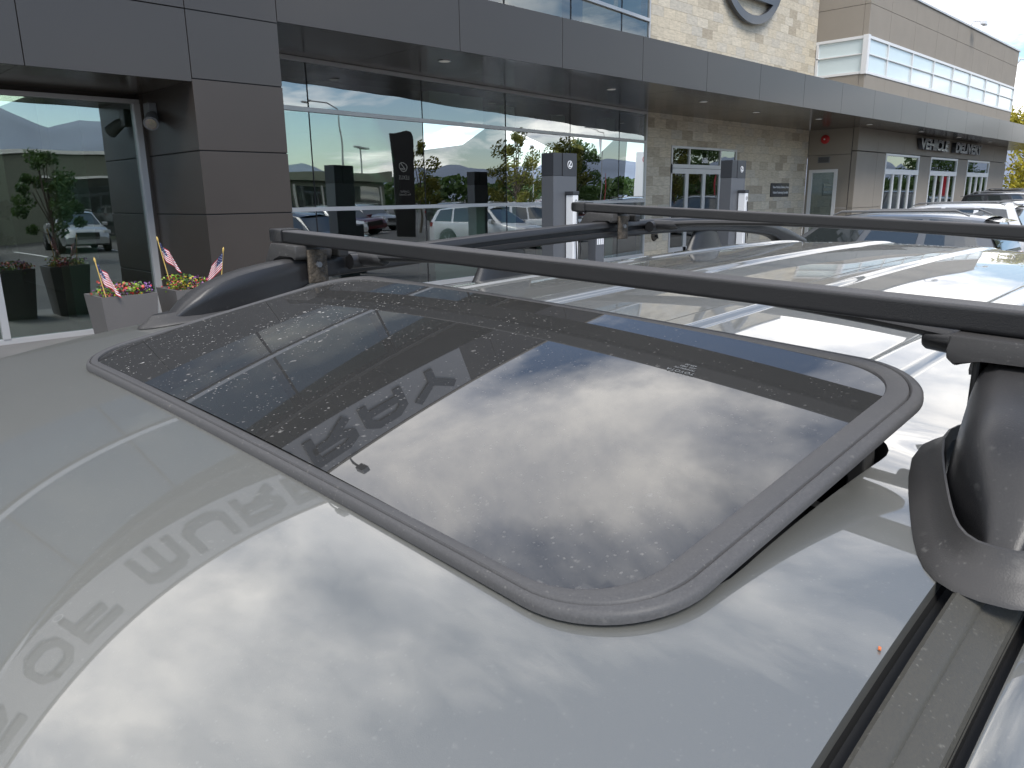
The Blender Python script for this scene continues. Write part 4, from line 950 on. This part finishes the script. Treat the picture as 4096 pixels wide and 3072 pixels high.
    for cx in (-L * 0.295, L * 0.295):
        for s in (-1, 1):
            g = MB(); y = s * (hw - 0.12); g.tube([(cx, y - 0.12, 0.36), (cx, y - 0.10, 0.36), (cx, y + 0.10, 0.36), (cx, y + 0.12, 0.36)], [0.33, 0.36, 0.36, 0.33], 26); wh = g.build('wheel', TYRE, root, smooth=True)
            g = MB(); yo = y + s * 0.125
            g.tube([(cx, yo - s * 0.02, 0.36), (cx, yo, 0.36)], [0.06, 0.05], 12)
            for k in range(7):
                a = 2 * math.pi * k / 7; g.obox((cx + 0.13 * math.cos(a), yo - s * 0.005, 0.36 + 0.13 * math.sin(a)), (math.cos(a), 0, math.sin(a)), (0, 1, 0), (-math.sin(a), 0, math.cos(a)), 0.11, 0.01, 0.02)
            g.build('rim', RIM, wh)
    for s in (-1, 1):
        g = MB(); g.obox((x0 + 0.22, s * hw * 0.80, 0.82), (0.55, s * 1.0, 0), (-1, s * 0.5, 0), (0, 0, 1), 0.16, 0.05, 0.075, bev=0.02); g.build('headlight', LAMPCLR, root)
        g = MB(); g.obox((x0 + L - 0.12, s * hw * 0.68, 0.95), (0, 1, 0), (1, 0, 0), (0, 0, 1), 0.17, 0.07, 0.08, bev=0.02); g.build('tail_light', LAMPRED, root)
        g = MB(); g.obox((xa + 0.28, s * (hw + 0.06), 1.10), (1, 0, 0), (0, 1, 0), (0, 0, 1), 0.09, 0.11, 0.075, bev=0.03); g.build('mirror', paint, root)
    g = MB(); g.obox((x0 + 0.05, 0, 0.66), (1, 0, 0), (0, 1, 0), (0, 0, 1), 0.05, 0.42, 0.14, bev=0.02); g.build('grille', DARKRUB, root)
PROT = {}
def car(x, y, rz, key, label, H=1.69, L=4.75, group='cars parked on the lot'):
    paint = {'white': CW, 'grey': CG, 'silver': CS, 'black': CK, 'maroon': CR, 'blue': CB}[key]
    kk = (key, H, L)
    if kk not in PROT:
        t = empty('parked_car', (x, y, 0), label, 'car', group, rz); suv_parts(t, paint, L=L, H=H); PROT[kk] = t
    else:
        t = copy_tree(PROT[kk]); t.location = (x, y, 0); t.rotation_euler = (0, 0, rz); t['label'] = label
    return t
PY = R(-90)   # front towards +Y
MY = R(90)    # front towards -Y
car(14.0, 5.25, PY, 'grey', 'dark grey sport utility car directly behind the near car roof', H=1.67, L=4.8)
car(22.3, 6.6, PY, 'white', 'white car with a roof antenna beyond the grey car', H=1.69)
car(27.6, 5.9, PY, 'white', 'second white car behind the white car with a spoiler')
car(34.0, 6.7, MY, 'black', 'black car with a roof spoiler, tail towards the building, before the last glass doors', H=1.92)
car(44.0, 8.6, MY, 'black', 'far black car near the yellow tree', H=2.05)
car(50.0, 8.6, MY, 'silver', 'far silver car near the yellow tree')
lot = [(34.5, -1.2, 'white'), (41, -4.0, 'silver'), (47.5, -8.8, 'white'), (52, -7.0, 'maroon'), (44.5, -11.5, 'black'), (31, -9.5, 'maroon'), (35, -11.8, 'silver'), (27.5, -7.4, 'white'), (58, -5.5, 'blue'), (62, -7.5, 'white'), (67, -5.5, 'silver'), (24, -9.4, 'silver'), (20.5, -9.8, 'black'), (14, -11, 'white'), (9.8, -11, 'silver'), (5.6, -11, 'blue'), (1.2, -11, 'maroon')]
words = ['first', 'second', 'third', 'fourth', 'fifth', 'sixth', 'seventh']
cnt = {}
for x, y, k in lot:
    cnt[k] = cnt.get(k, 0) + 1
    car(x, y, MY if y > -6 else PY + R(6), k, '%s %s car counted along the rows mirrored in the glass' % (words[cnt[k] - 1], k))

# ================================================================== the near SUV
CO = (0.75, 0.70, 0.0)
CAR = empty('near_suv', CO, 'dusty grey sport utility car with an open tilted sunroof, roof rails and black crossbars', 'car')
sub = bpy.data.objects.new('lower_body', None)
# lower body is built by the shared routine in local axes, parented straight to the car
suv_parts(CAR, PAINT, L=4.7, W=1.92, H=1.745, fins=False, panel_roof=False, fb=0.21, fr_=0.335)
COEF = [1.79367, 0.11621, 0.03939, -0.2824, -0.00437, -0.03061, 0.30767, 0.09726, 0.08913, -0.00704, -0.0368, -0.20106, -0.04811, -0.10645, -0.0188, -0.86281, 0.31805]
EX = [(1, 0), (0, 1), (2, 0), (1, 1), (0, 2), (3, 0), (2, 1), (1, 2), (0, 3), (4, 0), (3, 1), (2, 2), (1, 3), (0, 4), (3, 2), (2, 3)]
def zfit(X, Y):
    x = X - 0.35; y = Y - 0.65
    return COEF[0] + sum(k * x ** i * y ** j for k, (i, j) in zip(COEF[1:], EX))
def sm(a, b_, t): t = max(0, min(1, (t - a) / (b_ - a))); return t * t * (3 - 2 * t)
RC = [(0.4, 1.790), (0.7, 1.812), (1.0, 1.8245), (1.4, 1.8365), (1.8, 1.8455), (2.2, 1.849), (2.5, 1.843), (2.9, 1.795)]
def cub(t, P):
    for i in range(len(P) - 1):
        if t <= P[i + 1][0] or i == len(P) - 2:
            p0 = P[max(i - 1, 0)]; p1 = P[i]; p2 = P[i + 1]; p3 = P[min(i + 2, len(P) - 1)]
            u = (t - p1[0]) / (p2[0] - p1[0]); u = max(0, min(1, u)); h = p2[0] - p1[0]
            m1 = (p2[1] - p0[1]) / (p2[0] - p0[0]) if p2 != p0 else 0; m2 = (p3[1] - p1[1]) / (p3[0] - p1[0]) if p3 != p1 else 0
            return (2 * u ** 3 - 3 * u * u + 1) * p1[1] + (u ** 3 - 2 * u * u + u) * h * m1 + (-2 * u ** 3 + 3 * u * u) * p2[1] + (u ** 3 - u * u) * h * m2
RIBS = [0.30, 0.585, 0.87, 1.165]
def zrear(X, Y):
    y = Y - 0.70
    z = cub(X, RC) - 0.085 * y * y + 0.030 * y - 0.25 * max(0, abs(y) - 0.42) ** 2
    return z
def zrib(X, Y):
    z = 0
    e = sm(0.80, 0.90, X) * (1 - sm(2.5, 2.65, X))
    for ry in RIBS:
        d = abs(Y - ry)
        if d < 0.045: z += 0.0060 * (1 - sm(0.018, 0.030, d)) * e
    return z
def zroof(X, Y):
    w_ = sm(0.64, 0.84, X)
    return (1 - w_) * zfit(X, Y) + w_ * zrear(X, Y) + zrib(X, Y)
YN, YFAR = 0.100, 1.27
def yn(X): return 0.1085 + 0.004 * sm(0.3, 0.8, X)
X0, X1 = -0.08, 2.86
def rrect_sdf(x, y, cx, cy, hx, hy, r_):
    qx = abs(x - cx) - hx + r_; qy = abs(y - cy) - hy + r_
    return math.hypot(max(qx, 0), max(qy, 0)) + min(max(qx, qy), 0) - r_
HOLE = (0.512, 0.640, 0.202, 0.440, 0.085)
def build_roof():
    g = MB(CO); nx = 196; ny = 300
    V = {}
    for i in range(nx + 1):
        X = X0 + (X1 - X0) * i / nx
        for j in range(ny + 1):
            Y = yn(X) + (YFAR - yn(X)) * j / ny
            V[i, j] = [X, Y]
    def ins(i, j):
        return all(rrect_sdf(*V[a, b_], *HOLE) < 0 for a, b_ in ((i, j), (i + 1, j), (i + 1, j + 1), (i, j + 1)))
    drop = {(i, j) for i in range(nx) for j in range(ny) if 0.2 < V[i, j][0] < 0.8 and ins(i, j)}
    bnd = set()
    for i, j in drop:
        for di, dj, e in ((-1, 0, ((i, j), (i, j + 1))), (1, 0, ((i + 1, j), (i + 1, j + 1))), (0, -1, ((i, j), (i + 1, j))), (0, 1, ((i, j + 1), (i + 1, j + 1)))):
            if (i + di, j + dj) not in drop: bnd.add(e)
    bv = {v for e in bnd for v in e}
    for k in bv:
        x, y = V[k]
        for _ in range(4):
            s = rrect_sdf(x, y, *HOLE); h = 1e-4
            gx = (rrect_sdf(x + h, y, *HOLE) - s) / h; gy = (rrect_sdf(x, y + h, *HOLE) - s) / h
            x -= s * gx; y -= s * gy
        V[k] = [x, y]
    BV = {k: g.v((p[0], p[1], zroof(*p))) for k, p in V.items()}
    for i in range(nx):
        for j in range(ny):
            if (i, j) in drop: continue
            g.bm.faces.new((BV[i, j], BV[i + 1, j], BV[i + 1, j + 1], BV[i, j + 1]))
    # skirts at the near edge, far edge, rear and front
    def skirt(keys, off):
        prev = None
        for k in keys:
            p = BV[k].co; q = g.bm.verts.new(p + Vector(off))
            if prev: g.bm.faces.new((prev[0], BV[k], q, prev[1]))
            prev = (BV[k], q)
    skirt([(i, 0) for i in range(nx + 1)], (0, -0.004, -0.07)); skirt([(i, ny) for i in range(nx + 1)], (0, 0.03, -0.12))
    skirt([(nx, j) for j in range(ny + 1)], (0.10, 0, -0.10)); skirt([(0, j) for j in range(ny + 1)], (-0.05, 0, -0.03))
    loose = [v for v in g.bm.verts if not v.link_faces]
    bmesh.ops.delete(g.bm, geom=loose, context='VERTS')
    o = g.build('roof', PAINT, CAR); 
    for p in o.data.polygons: p.use_smooth = True
    o.data.set_sharp_from_angle(angle=R(50))
    # inside walls of the opening
    w_ = MB(CO)
    for (a, b_) in bnd:
        p = V[a]; q = V[b_]; zp = zroof(*p); zq = zroof(*q)
        w_.face([(p[0], p[1], zp - 0.0005), (q[0], q[1], zq - 0.0005), (q[0], q[1], zq - 0.09), (p[0], p[1], zp - 0.09)])
    w_.face([(0.28, 0.2, 1.69), (0.72, 0.2, 1.69), (0.72, 1.08, 1.69), (0.28, 1.08, 1.69)])
    w_.build('sunroof_opening', BLACK, CAR)
build_roof()
# --- tilted sunroof panel
SRP = [Vector(p) for p in ((0.276, 1.1039, 1.8039), (0.2851, 0.2046, 1.7705), (0.7087, 0.1756, 1.8505), (0.6997, 1.0749, 1.8839))]
def blp(u, v_):
    a = (1 + u / 0.216) / 2; b_ = (1 + v_ / 0.450) / 2
    return SRP[1] * ((1 - a) * (1 - b_)) + SRP[0] * ((1 - a) * b_) + SRP[2] * (a * (1 - b_)) + SRP[3] * (a * b_)
def gp(u, v_, dz=0.0):
    p = blp(u, v_); return (p.x, p.y, p.z - 0.0035 + 0.006 * (1 - (v_ / 0.45) ** 2) + dz)
def gpg(u, v_, dz=0.0):
    p = blp(u, v_); return (p.x, p.y, p.z - 0.003 + 0.056 * (0.1756 - v_ * v_) + 0.07 * (0.034 - u * u) + dz)
SRHX, SRHY, SRR = 0.216, 0.450, 0.075
def rr_path(cu, cv, hx, hy, r_, n_=14, mu=14, mv=34):
    P = []
    for cx, cy, a0, m_ in ((hx - r_, hy - r_, 0, mu), (-(hx - r_), hy - r_, 90, mv), (-(hx - r_), -(hy - r_), 180, mu), (hx - r_, -(hy - r_), 270, mv)):
        arc = [(cu + cx + r_ * math.cos(R(a0 + 90 * k / n_)), cv + cy + r_ * math.sin(R(a0 + 90 * k / n_))) for k in range(n_ + 1)]
        P += arc
        # straight run on to the next corner
        e = arc[-1]; a1 = R(a0 + 90)
        ln = 2 * (hx - r_) if m_ == mu else 2 * (hy - r_)
        for k in range(1, m_): P.append((e[0] - math.sin(a1) * ln * k / m_ * (1 if True else 0), e[1] + math.cos(a1) * ln * k / m_))
    return P
SUNR = bpy.data.objects.new('sunroof', None); COL.objects.link(SUNR); SUNR.parent = CAR
P_OUT = rr_path(0, 0, SRHX, SRHY, SRR); P_IN = rr_path(-0.002, 0.006, 0.200, 0.428, 0.060)
def frame_mesh(name, prof, mat):
    g = MB(CO); rings = []
    for t_, dz in prof: rings.append([g.v(gp(a[0] + (b_[0] - a[0]) * t_, a[1] + (b_[1] - a[1]) * t_, dz)) for a, b_ in zip(P_OUT, P_IN)])
    g.skin(rings, True, 0, False)
    return g.build(name, mat, SUNR, smooth=True)
frame_mesh('frame', [(0.36, -0.001), (0.40, 0.0018), (0.46, 0.0026), (0.90, 0.0024), (0.97, 0.0018), (1.0, 0.0004), (1.01, -0.003)], FRAMERUB)
frame_mesh('seal', [(0.37, -0.001), (0.34, 0.0012), (0.30, 0.0020), (0.14, 0.0016), (0.06, 0.0006), (0.01, -0.0010), (0.0, -0.003), (0.0, -0.0052), (0.06, -0.0062), (0.2, -0.0065), (1.3, -0.0065)], FRAMERUB)
g = MB(CO)
nu, nv = 40, 84; gi = {}
hx, hy, r_ = 0.201, 0.429, 0.060; gcu, gcv = -0.002, 0.006
for i in range(nu + 1):
    for j in range(nv + 1):
        u = -hx + 2 * hx * i / nu; v_ = -hy + 2 * hy * j / nv
        s = rrect_sdf(u, v_, 0, 0, hx, hy, r_)
        if s > 0:
            for _ in range(4):
                s = rrect_sdf(u, v_, 0, 0, hx, hy, r_); h = 1e-4
                gx = (rrect_sdf(u + h, v_, 0, 0, hx, hy, r_) - s) / h; gy = (rrect_sdf(u, v_ + h, 0, 0, hx, hy, r_) - s) / h
                u -= s * gx; v_ -= s * gy
        gi[i, j] = g.v(gpg(u + gcu, v_ + gcv, 0.0))
for i in range(nu):
    for j in range(nv): g.bm.faces.new((gi[i, j], gi[i + 1, j], gi[i + 1, j + 1], gi[i, j + 1]))
o = g.build('glass', SUNGLASS, SUNR)
for p in o.data.polygons: p.use_smooth = True
# maker's etching near the rear edge of the glass
etch = prin('etching_white', (0.16, 0.165, 0.165), 0.6)
def onglass(body, u, v_, size, sp=1.0):
    p = Vector(gpg(u, v_, 0.0008)); px_ = Vector(gpg(u, v_ + 0.01, 0.0008)) - p; py_ = Vector(gpg(u - 0.01, v_, 0.0008)) - p
    text_mesh('etched_text', body, size, etch, SUNR, p, px_, py_, 0.0001, org=CO, spacing=sp)
onglass('TOYOTA', 0.098, -0.262, 0.0068, 1.1)
onglass('TEMPERLITE', 0.105, -0.262, 0.0042)
onglass('AS2  M83', 0.110, -0.262, 0.0042)
onglass('43R-00', 0.115, -0.262, 0.0042)
# deflector edge: dark lift arms under the raised rear edge
for v_ in (-0.40, 0.40):
    g = MB(CO); a = Vector(gp(0.16, v_, -0.012)); b_ = Vector((0.67, a.y, 1.74)); g.obox((a + b_) / 2, (b_ - a), (0, 1, 0), (b_ - a).cross(Vector((0, 1, 0))), (b_ - a).length / 2, 0.008, 0.012, bev=0.002); g.build('lift_arm', GREYM, SUNR)

# --- side rails
RT = [(0.43, 0.012), (0.445, 0.030), (0.475, 0.052), (0.53, 0.074), (0.60, 0.087), (0.70, 0.092)]
RAILTOP = [(0.43, 1.800), (0.48, 1.848), (0.535, 1.876), (0.606, 1.893), (0.70, 1.902), (0.96, 1.914), (1.22, 1.926), (1.58, 1.936), (1.97, 1.935), (2.3, 1.918), (2.55, 1.886), (2.72, 1.84)]
def zr0(X, Y): return zroof(X, Y)
def rail(Yc, dz, far):
    xs0 = 0.432 if far else 0.49; wf = 0.0 if far else 0.014
    YC = (lambda X: Yc) if far else (lambda X: 0.085 + 0.043 * sm(0.48, 0.72, X))
    r0 = bpy.data.objects.new('side_rail', None); COL.objects.link(r0); r0.parent = CAR
    sgn = 1 if far else -1
    g = MB(CO); rings = []
    N_ = 70
    for k in range(N_ + 1):
        X = xs0 + (2.72 - xs0) * (k / N_) ** 1.25
        zt = cub(0.432 + (X - xs0) * 1.02 if X < xs0 + 0.1 else X, RAILTOP) + dz if far else zr0(X, YC(X)) + (cub(X, RAILTOP) + dz - zr0(X, YC(X))) * sm(0.470, 0.57, X) ** 0.6
        zr = zroof(X, YC(X))
        lift = sm(0.60, 0.72, X) * (1 - sm(2.45, 2.6, X))
        zb_ = (zr - 0.004) * (1 - lift) + (zt - 0.040) * lift
        wd = 0.019 + (0.010 + wf) * (1 - sm(0.55, 0.85, X)) - (0.014 if far else 0.030) * (1 - sm(xs0, xs0 + 0.075, X))
        ch = sm(0.80, 0.88, X) * (1 - sm(2.3, 2.4, X)) * 0.009
        H_ = zt - zb_
        prof = [(-1, 0.0), (-1.0, 0.12), (-1.0, 0.34), (-1, 0.36, 1), (-1, 0.60, 1), (-1.0, 0.62), (-0.97, 0.80), (-0.82, 0.93), (-0.45, 0.995), (0.45, 0.995), (0.82, 0.93), (0.97, 0.80), (1, 0.6), (1, 0.1), (0.8, 0.0), (-0.8, 0.0)]
        prof[0] = (-0.9, 0.03)
        ring = []
        for q in prof:
            yy = q[0] * wd * (1 - (0.0 if far else 0.30) * q[1] * (1 - sm(0.6, 0.85, X))) + (ch if len(q) == 3 else 0)
            ring.append((X, YC(X) + sgn * yy, zb_ + q[1] * H_))
        rings.append(ring)
    g.loft(rings); g.build('rail_bar', RAILPL, r0, smooth=True)
    # collar under the front fin
    g = MB(CO); rings = []
    for d, h in (((0.030, 0.001), (0.028, 0.004), (0.016, 0.009), (0.009, 0.016), (0.007, 0.017), (0.003, 0.008)) if far else ((0.037, 0.0005), (0.035, 0.004), (0.027, 0.009), (0.020, 0.016), (0.016, 0.024), (0.0145, 0.0245), (0.012, 0.015))):
        ring = []
        for k in range(40):
            a = 2 * math.pi * k / 40; cx, hx_, hy_ = (0.60, 0.165, 0.012) if far else (0.650, 0.160, 0.028)
            c_, s_ = math.cos(a), math.sin(a)
            X = cx + (hx_ + d) * (abs(c_) ** 0.8) * (1 if c_ > 0 else -1); Y = YC(X) + (hy_ + d) * (abs(s_) ** 0.8) * (1 if s_ > 0 else -1)
            ring.append((X, Y, zroof(min(max(X, X0), X1), min(max(Y, yn(X)), YFAR)) + h))
        rings.append(ring)
    g.loft(rings, cap=False); g.build('collar', COVERPL, r0, smooth=True)
    # rail feet
    for fx in (1.20, 2.05):
        g = MB(CO); rings = []
        for z_, a, b_ in ((zroof(fx, YC(fx)) - 0.003, 0.10, 0.024), (zroof(fx, YC(fx)) + 0.02, 0.085, 0.021), (cub(fx, RAILTOP) + dz - 0.036, 0.06, 0.017)):
            rings.append([(fx + a * math.cos(2 * math.pi * k / 24), YC(fx) + b_ * math.sin(2 * math.pi * k / 24), z_) for k in range(24)])
        g.loft(rings, cap=False); g.build('foot', RAILPL, r0, smooth=True)
rail(1.222, 0.0, True)
rail(0.104, -0.034, False)

# --- aftermarket crossbars
def bar_section(hw_, hh_, n_=4):
    P = []; r_ = 0.0035
    for cx, cz, a0 in ((hw_ - r_, hh_ - r_, 0), (-(hw_ - r_), hh_ - r_, 90), (-(hw_ - r_), -(hh_ - r_), 180), (hw_ - r_, -(hh_ - r_), 270)):
        a = R(a0); c0 = (cx + r_ * math.cos(a), cz + r_ * math.sin(a)); t0 = (math.sin(a), -math.cos(a))
        P.append((c0[0] + t0[0] * 0.0012, c0[1] + t0[1] * 0.0012))
        for k in range(n_ + 1):
            a = R(a0 + 90 * k / n_); P.append((cx + r_ * math.cos(a), cz + r_ * math.sin(a)))
        t1 = (-math.sin(a), math.cos(a)); P.append((P[-1][0] + t1[0] * 0.0012, P[-1][1] + t1[1] * 0.0012))
    return P
def crossbar(X, ya, za, yb, zb_, crown=0.004):
    c = bpy.data.objects.new('crossbar', None); COL.objects.link(c); c.parent = CAR
    f = lambda y: za + (zb_ - za) * (y - ya) / (yb - ya) + crown * (1 - ((y - (ya + yb) / 2) / ((yb - ya) / 2)) ** 2)
    hh = 0.0108; sec = bar_section(0.0172, hh)
    g = MB(CO); rings = []
    for k in range(41):
        y = ya + 0.045 + (yb - ya - 0.09) * k / 40
        rings.append([(X + a, y, f(y) - hh + b_) for a, b_ in sec])
    g.loft(rings); g.build('bar', BARPLAST, c, smooth=True)
    for s, y0 in ((1, yb), (-1, ya)):
        g = MB(CO); rings = []
        for d, k_ in ((0.052, 1.14), (0.050, 1.2), (0.02, 1.2), (0.008, 1.08), (0.002, 0.8), (0.0, 0.45)):
            y = y0 - s * d; rings.append([(X + a * k_, y, f(y) - hh + b_ * k_) for a, b_ in sec])
        g.loft(rings); g.build('end_cap', RAILPL, c, smooth=True)
        # foot cover hugging the rail, and the clamp plate inside it
        yr = 1.222 if s > 0 else 0.128; zt = cub(X, RAILTOP) + (0 if s > 0 else -0.034); io = 0.034 if s > 0 else 0.044
        def Q(dy, z): return (X - 0.036, yr + s * dy, z)
        zb_at = lambda dy: f(yr + s * dy) - 2 * hh - 0.0004
        poly = [Q(-io, zb_at(-io)), Q(0.052, zb_at(0.052)), Q(0.066, zb_at(0.06) - 0.020), Q(0.078, zt - 0.012), Q(0.066, zt - 0.018), Q(0.040, zt - 0.003), Q(0.022, zt + 0.0045), Q(-0.020, zt + 0.0045), Q(-io + 0.006, zt - 0.004), Q(-io - 0.001, zt + 0.002), Q(-io - 0.0005, zb_at(-io) - 0.012)]
        g = MB(CO); g.prism(poly, (0.072, 0, 0), bev=0.0022); g.build('foot_cover', COVERPL, c, smooth=True)
        g = MB(CO); yi = yr - s * (io + 0.001) if s > 0 else yr + 0.024
        g.box(X - 0.016, X + 0.022, min(yi, yi - s * 0.006), max(yi, yi - s * 0.006), zt - 0.044, zt + 0.014, bev=0.002)
        pl = g.build('clamp_plate', RUST if s > 0 else DARKRUB, c)
        g = MB(CO); g.tube([(X + 0.003, yi - s * 0.006, zt - 0.012), (X + 0.003, yi - s * 0.011, zt - 0.012)], 0.0055, 6); g.build('bolt', GREYM, pl)
        g = MB(CO); g.box(X + 0.040, X + 0.062, min(yr - s * 0.02, yr - s * 0.05), max(yr - s * 0.02, yr - s * 0.05), zt - 0.002, zt + 0.016, bev=0.004); g.build('tensioner', DARKRUB, c)
crossbar(0.700, 0.02, 1.9062, 1.315, 1.949, 0.0)
crossbar(1.585, 0.05, 1.928, 1.345, 1.984, 0.0)
# --- slim factory cross rails
def slimbar(P, rad, clampfar):
    c = bpy.data.objects.new('cross_rail', None); COL.objects.link(c); c.parent = CAR
    g = MB(CO); n_ = 24; rings = []
    (xa, ya, za), (xb, yb, zb_) = P
    for k in range(n_ + 1):
        u = k / n_; x = xa + (xb - xa) * u; y = ya + (yb - ya) * u; z = za + (zb_ - za) * u + 0.026 * math.sin(math.pi * u) ** 0.6
        rings.append([(x + rad * 1.35 * math.cos(2 * math.pi * i / 12), y, z + rad * 0.8 * math.sin(2 * math.pi * i / 12)) for i in range(12)])
    g.loft(rings); g.build('tube', RAILPL, c, smooth=True)
    for (x, y, z), s in ((P[0], -1), (P[1], 1)):
        g = MB(CO)
        rings = []
        for d, k_ in ((0.0, 0.9), (0.006, 1.5), (0.05, 1.45), (0.075, 1.15), (0.078, 0.9)):
            rings.append([(x + rad * 1.25 * k_ * math.cos(2 * math.pi * i / 14), y - s * d, z + 0.004 + rad * k_ * math.sin(2 * math.pi * i / 14)) for i in range(14)])
        g.loft(rings); g.tube([(x - 0.028, y - s * 0.006, z), (x + 0.028, y - s * 0.006, z)], 0.014, 14)
        g.build('clamp', RAILPL, c, smooth=True)
slimbar(((0.80, 0.150, 1.857), (0.80, 1.195, 1.890)), 0.0092, True)
slimbar(((1.735, 0.150, 1.886), (1.74, 1.195, 1.918)), 0.0092, True)

# --- roof-side trim, door frame and drip channel on the near side
def strip(name, prof, mat, x0=-0.10, x1=2.78, nn_=90, xcut=None):
    g = MB(CO); rings = []
    for k in range(nn_ + 1):
        X = x0 + (x1 - x0) * k / nn_
        Ye = yn(X); zr = zroof(min(max(X, X0), X1), Ye)
        rings.append([(X, a - 0.128 + Ye, zr + b_) for a, b_ in prof])
    g.loft(rings, closed=False, cap=False); return g.build(name, mat, CAR, smooth=True)
strip('roof_gap', [(0.130, -0.001), (0.126, -0.012), (0.119, -0.014), (0.1175, -0.004)], BLACK)
strip('drip_moulding', [(0.1185, -0.006), (0.1175, -0.0005), (0.115, 0.001), (0.1055, -0.002), (0.1035, -0.0035), (0.1025, -0.006), (0.096, -0.0085), (0.0885, -0.0125), (0.0865, -0.018)], TRIMRUB)
strip('door_gap', [(0.0870, -0.016), (0.0865, -0.024), (0.0815, -0.024), (0.0805, -0.0165)], BLACK)
strip('door_frame', [(0.0815, -0.021), (0.0805, -0.0160), (0.0780, -0.0145), (0.064, -0.0160), (0.048, -0.0205), (0.034, -0.029), (0.022, -0.044), (0.014, -0.066), (0.010, -0.095)], PAINT)
# orange fleck of debris by the trim
lf = MB((0.33, 0.14, 1.75)); p = Vector((0.380, 0.112, zroof(0.380, 0.112) + 0.0012))
lf.obox(p, (1, 0.3, 0), (0, 1, 0), (0, 0, 1), 0.0013, 0.0008, 0.0005, bev=0.0002)
lo = lf.build('orange_fleck', prin('orange_speck', (0.6, 0.16, 0.05), 0.6)); lo.location = (0.33, 0.14, 1.75); tag(lo, 'tiny orange fleck of debris on the roof beside the dark trim gap', 'debris')
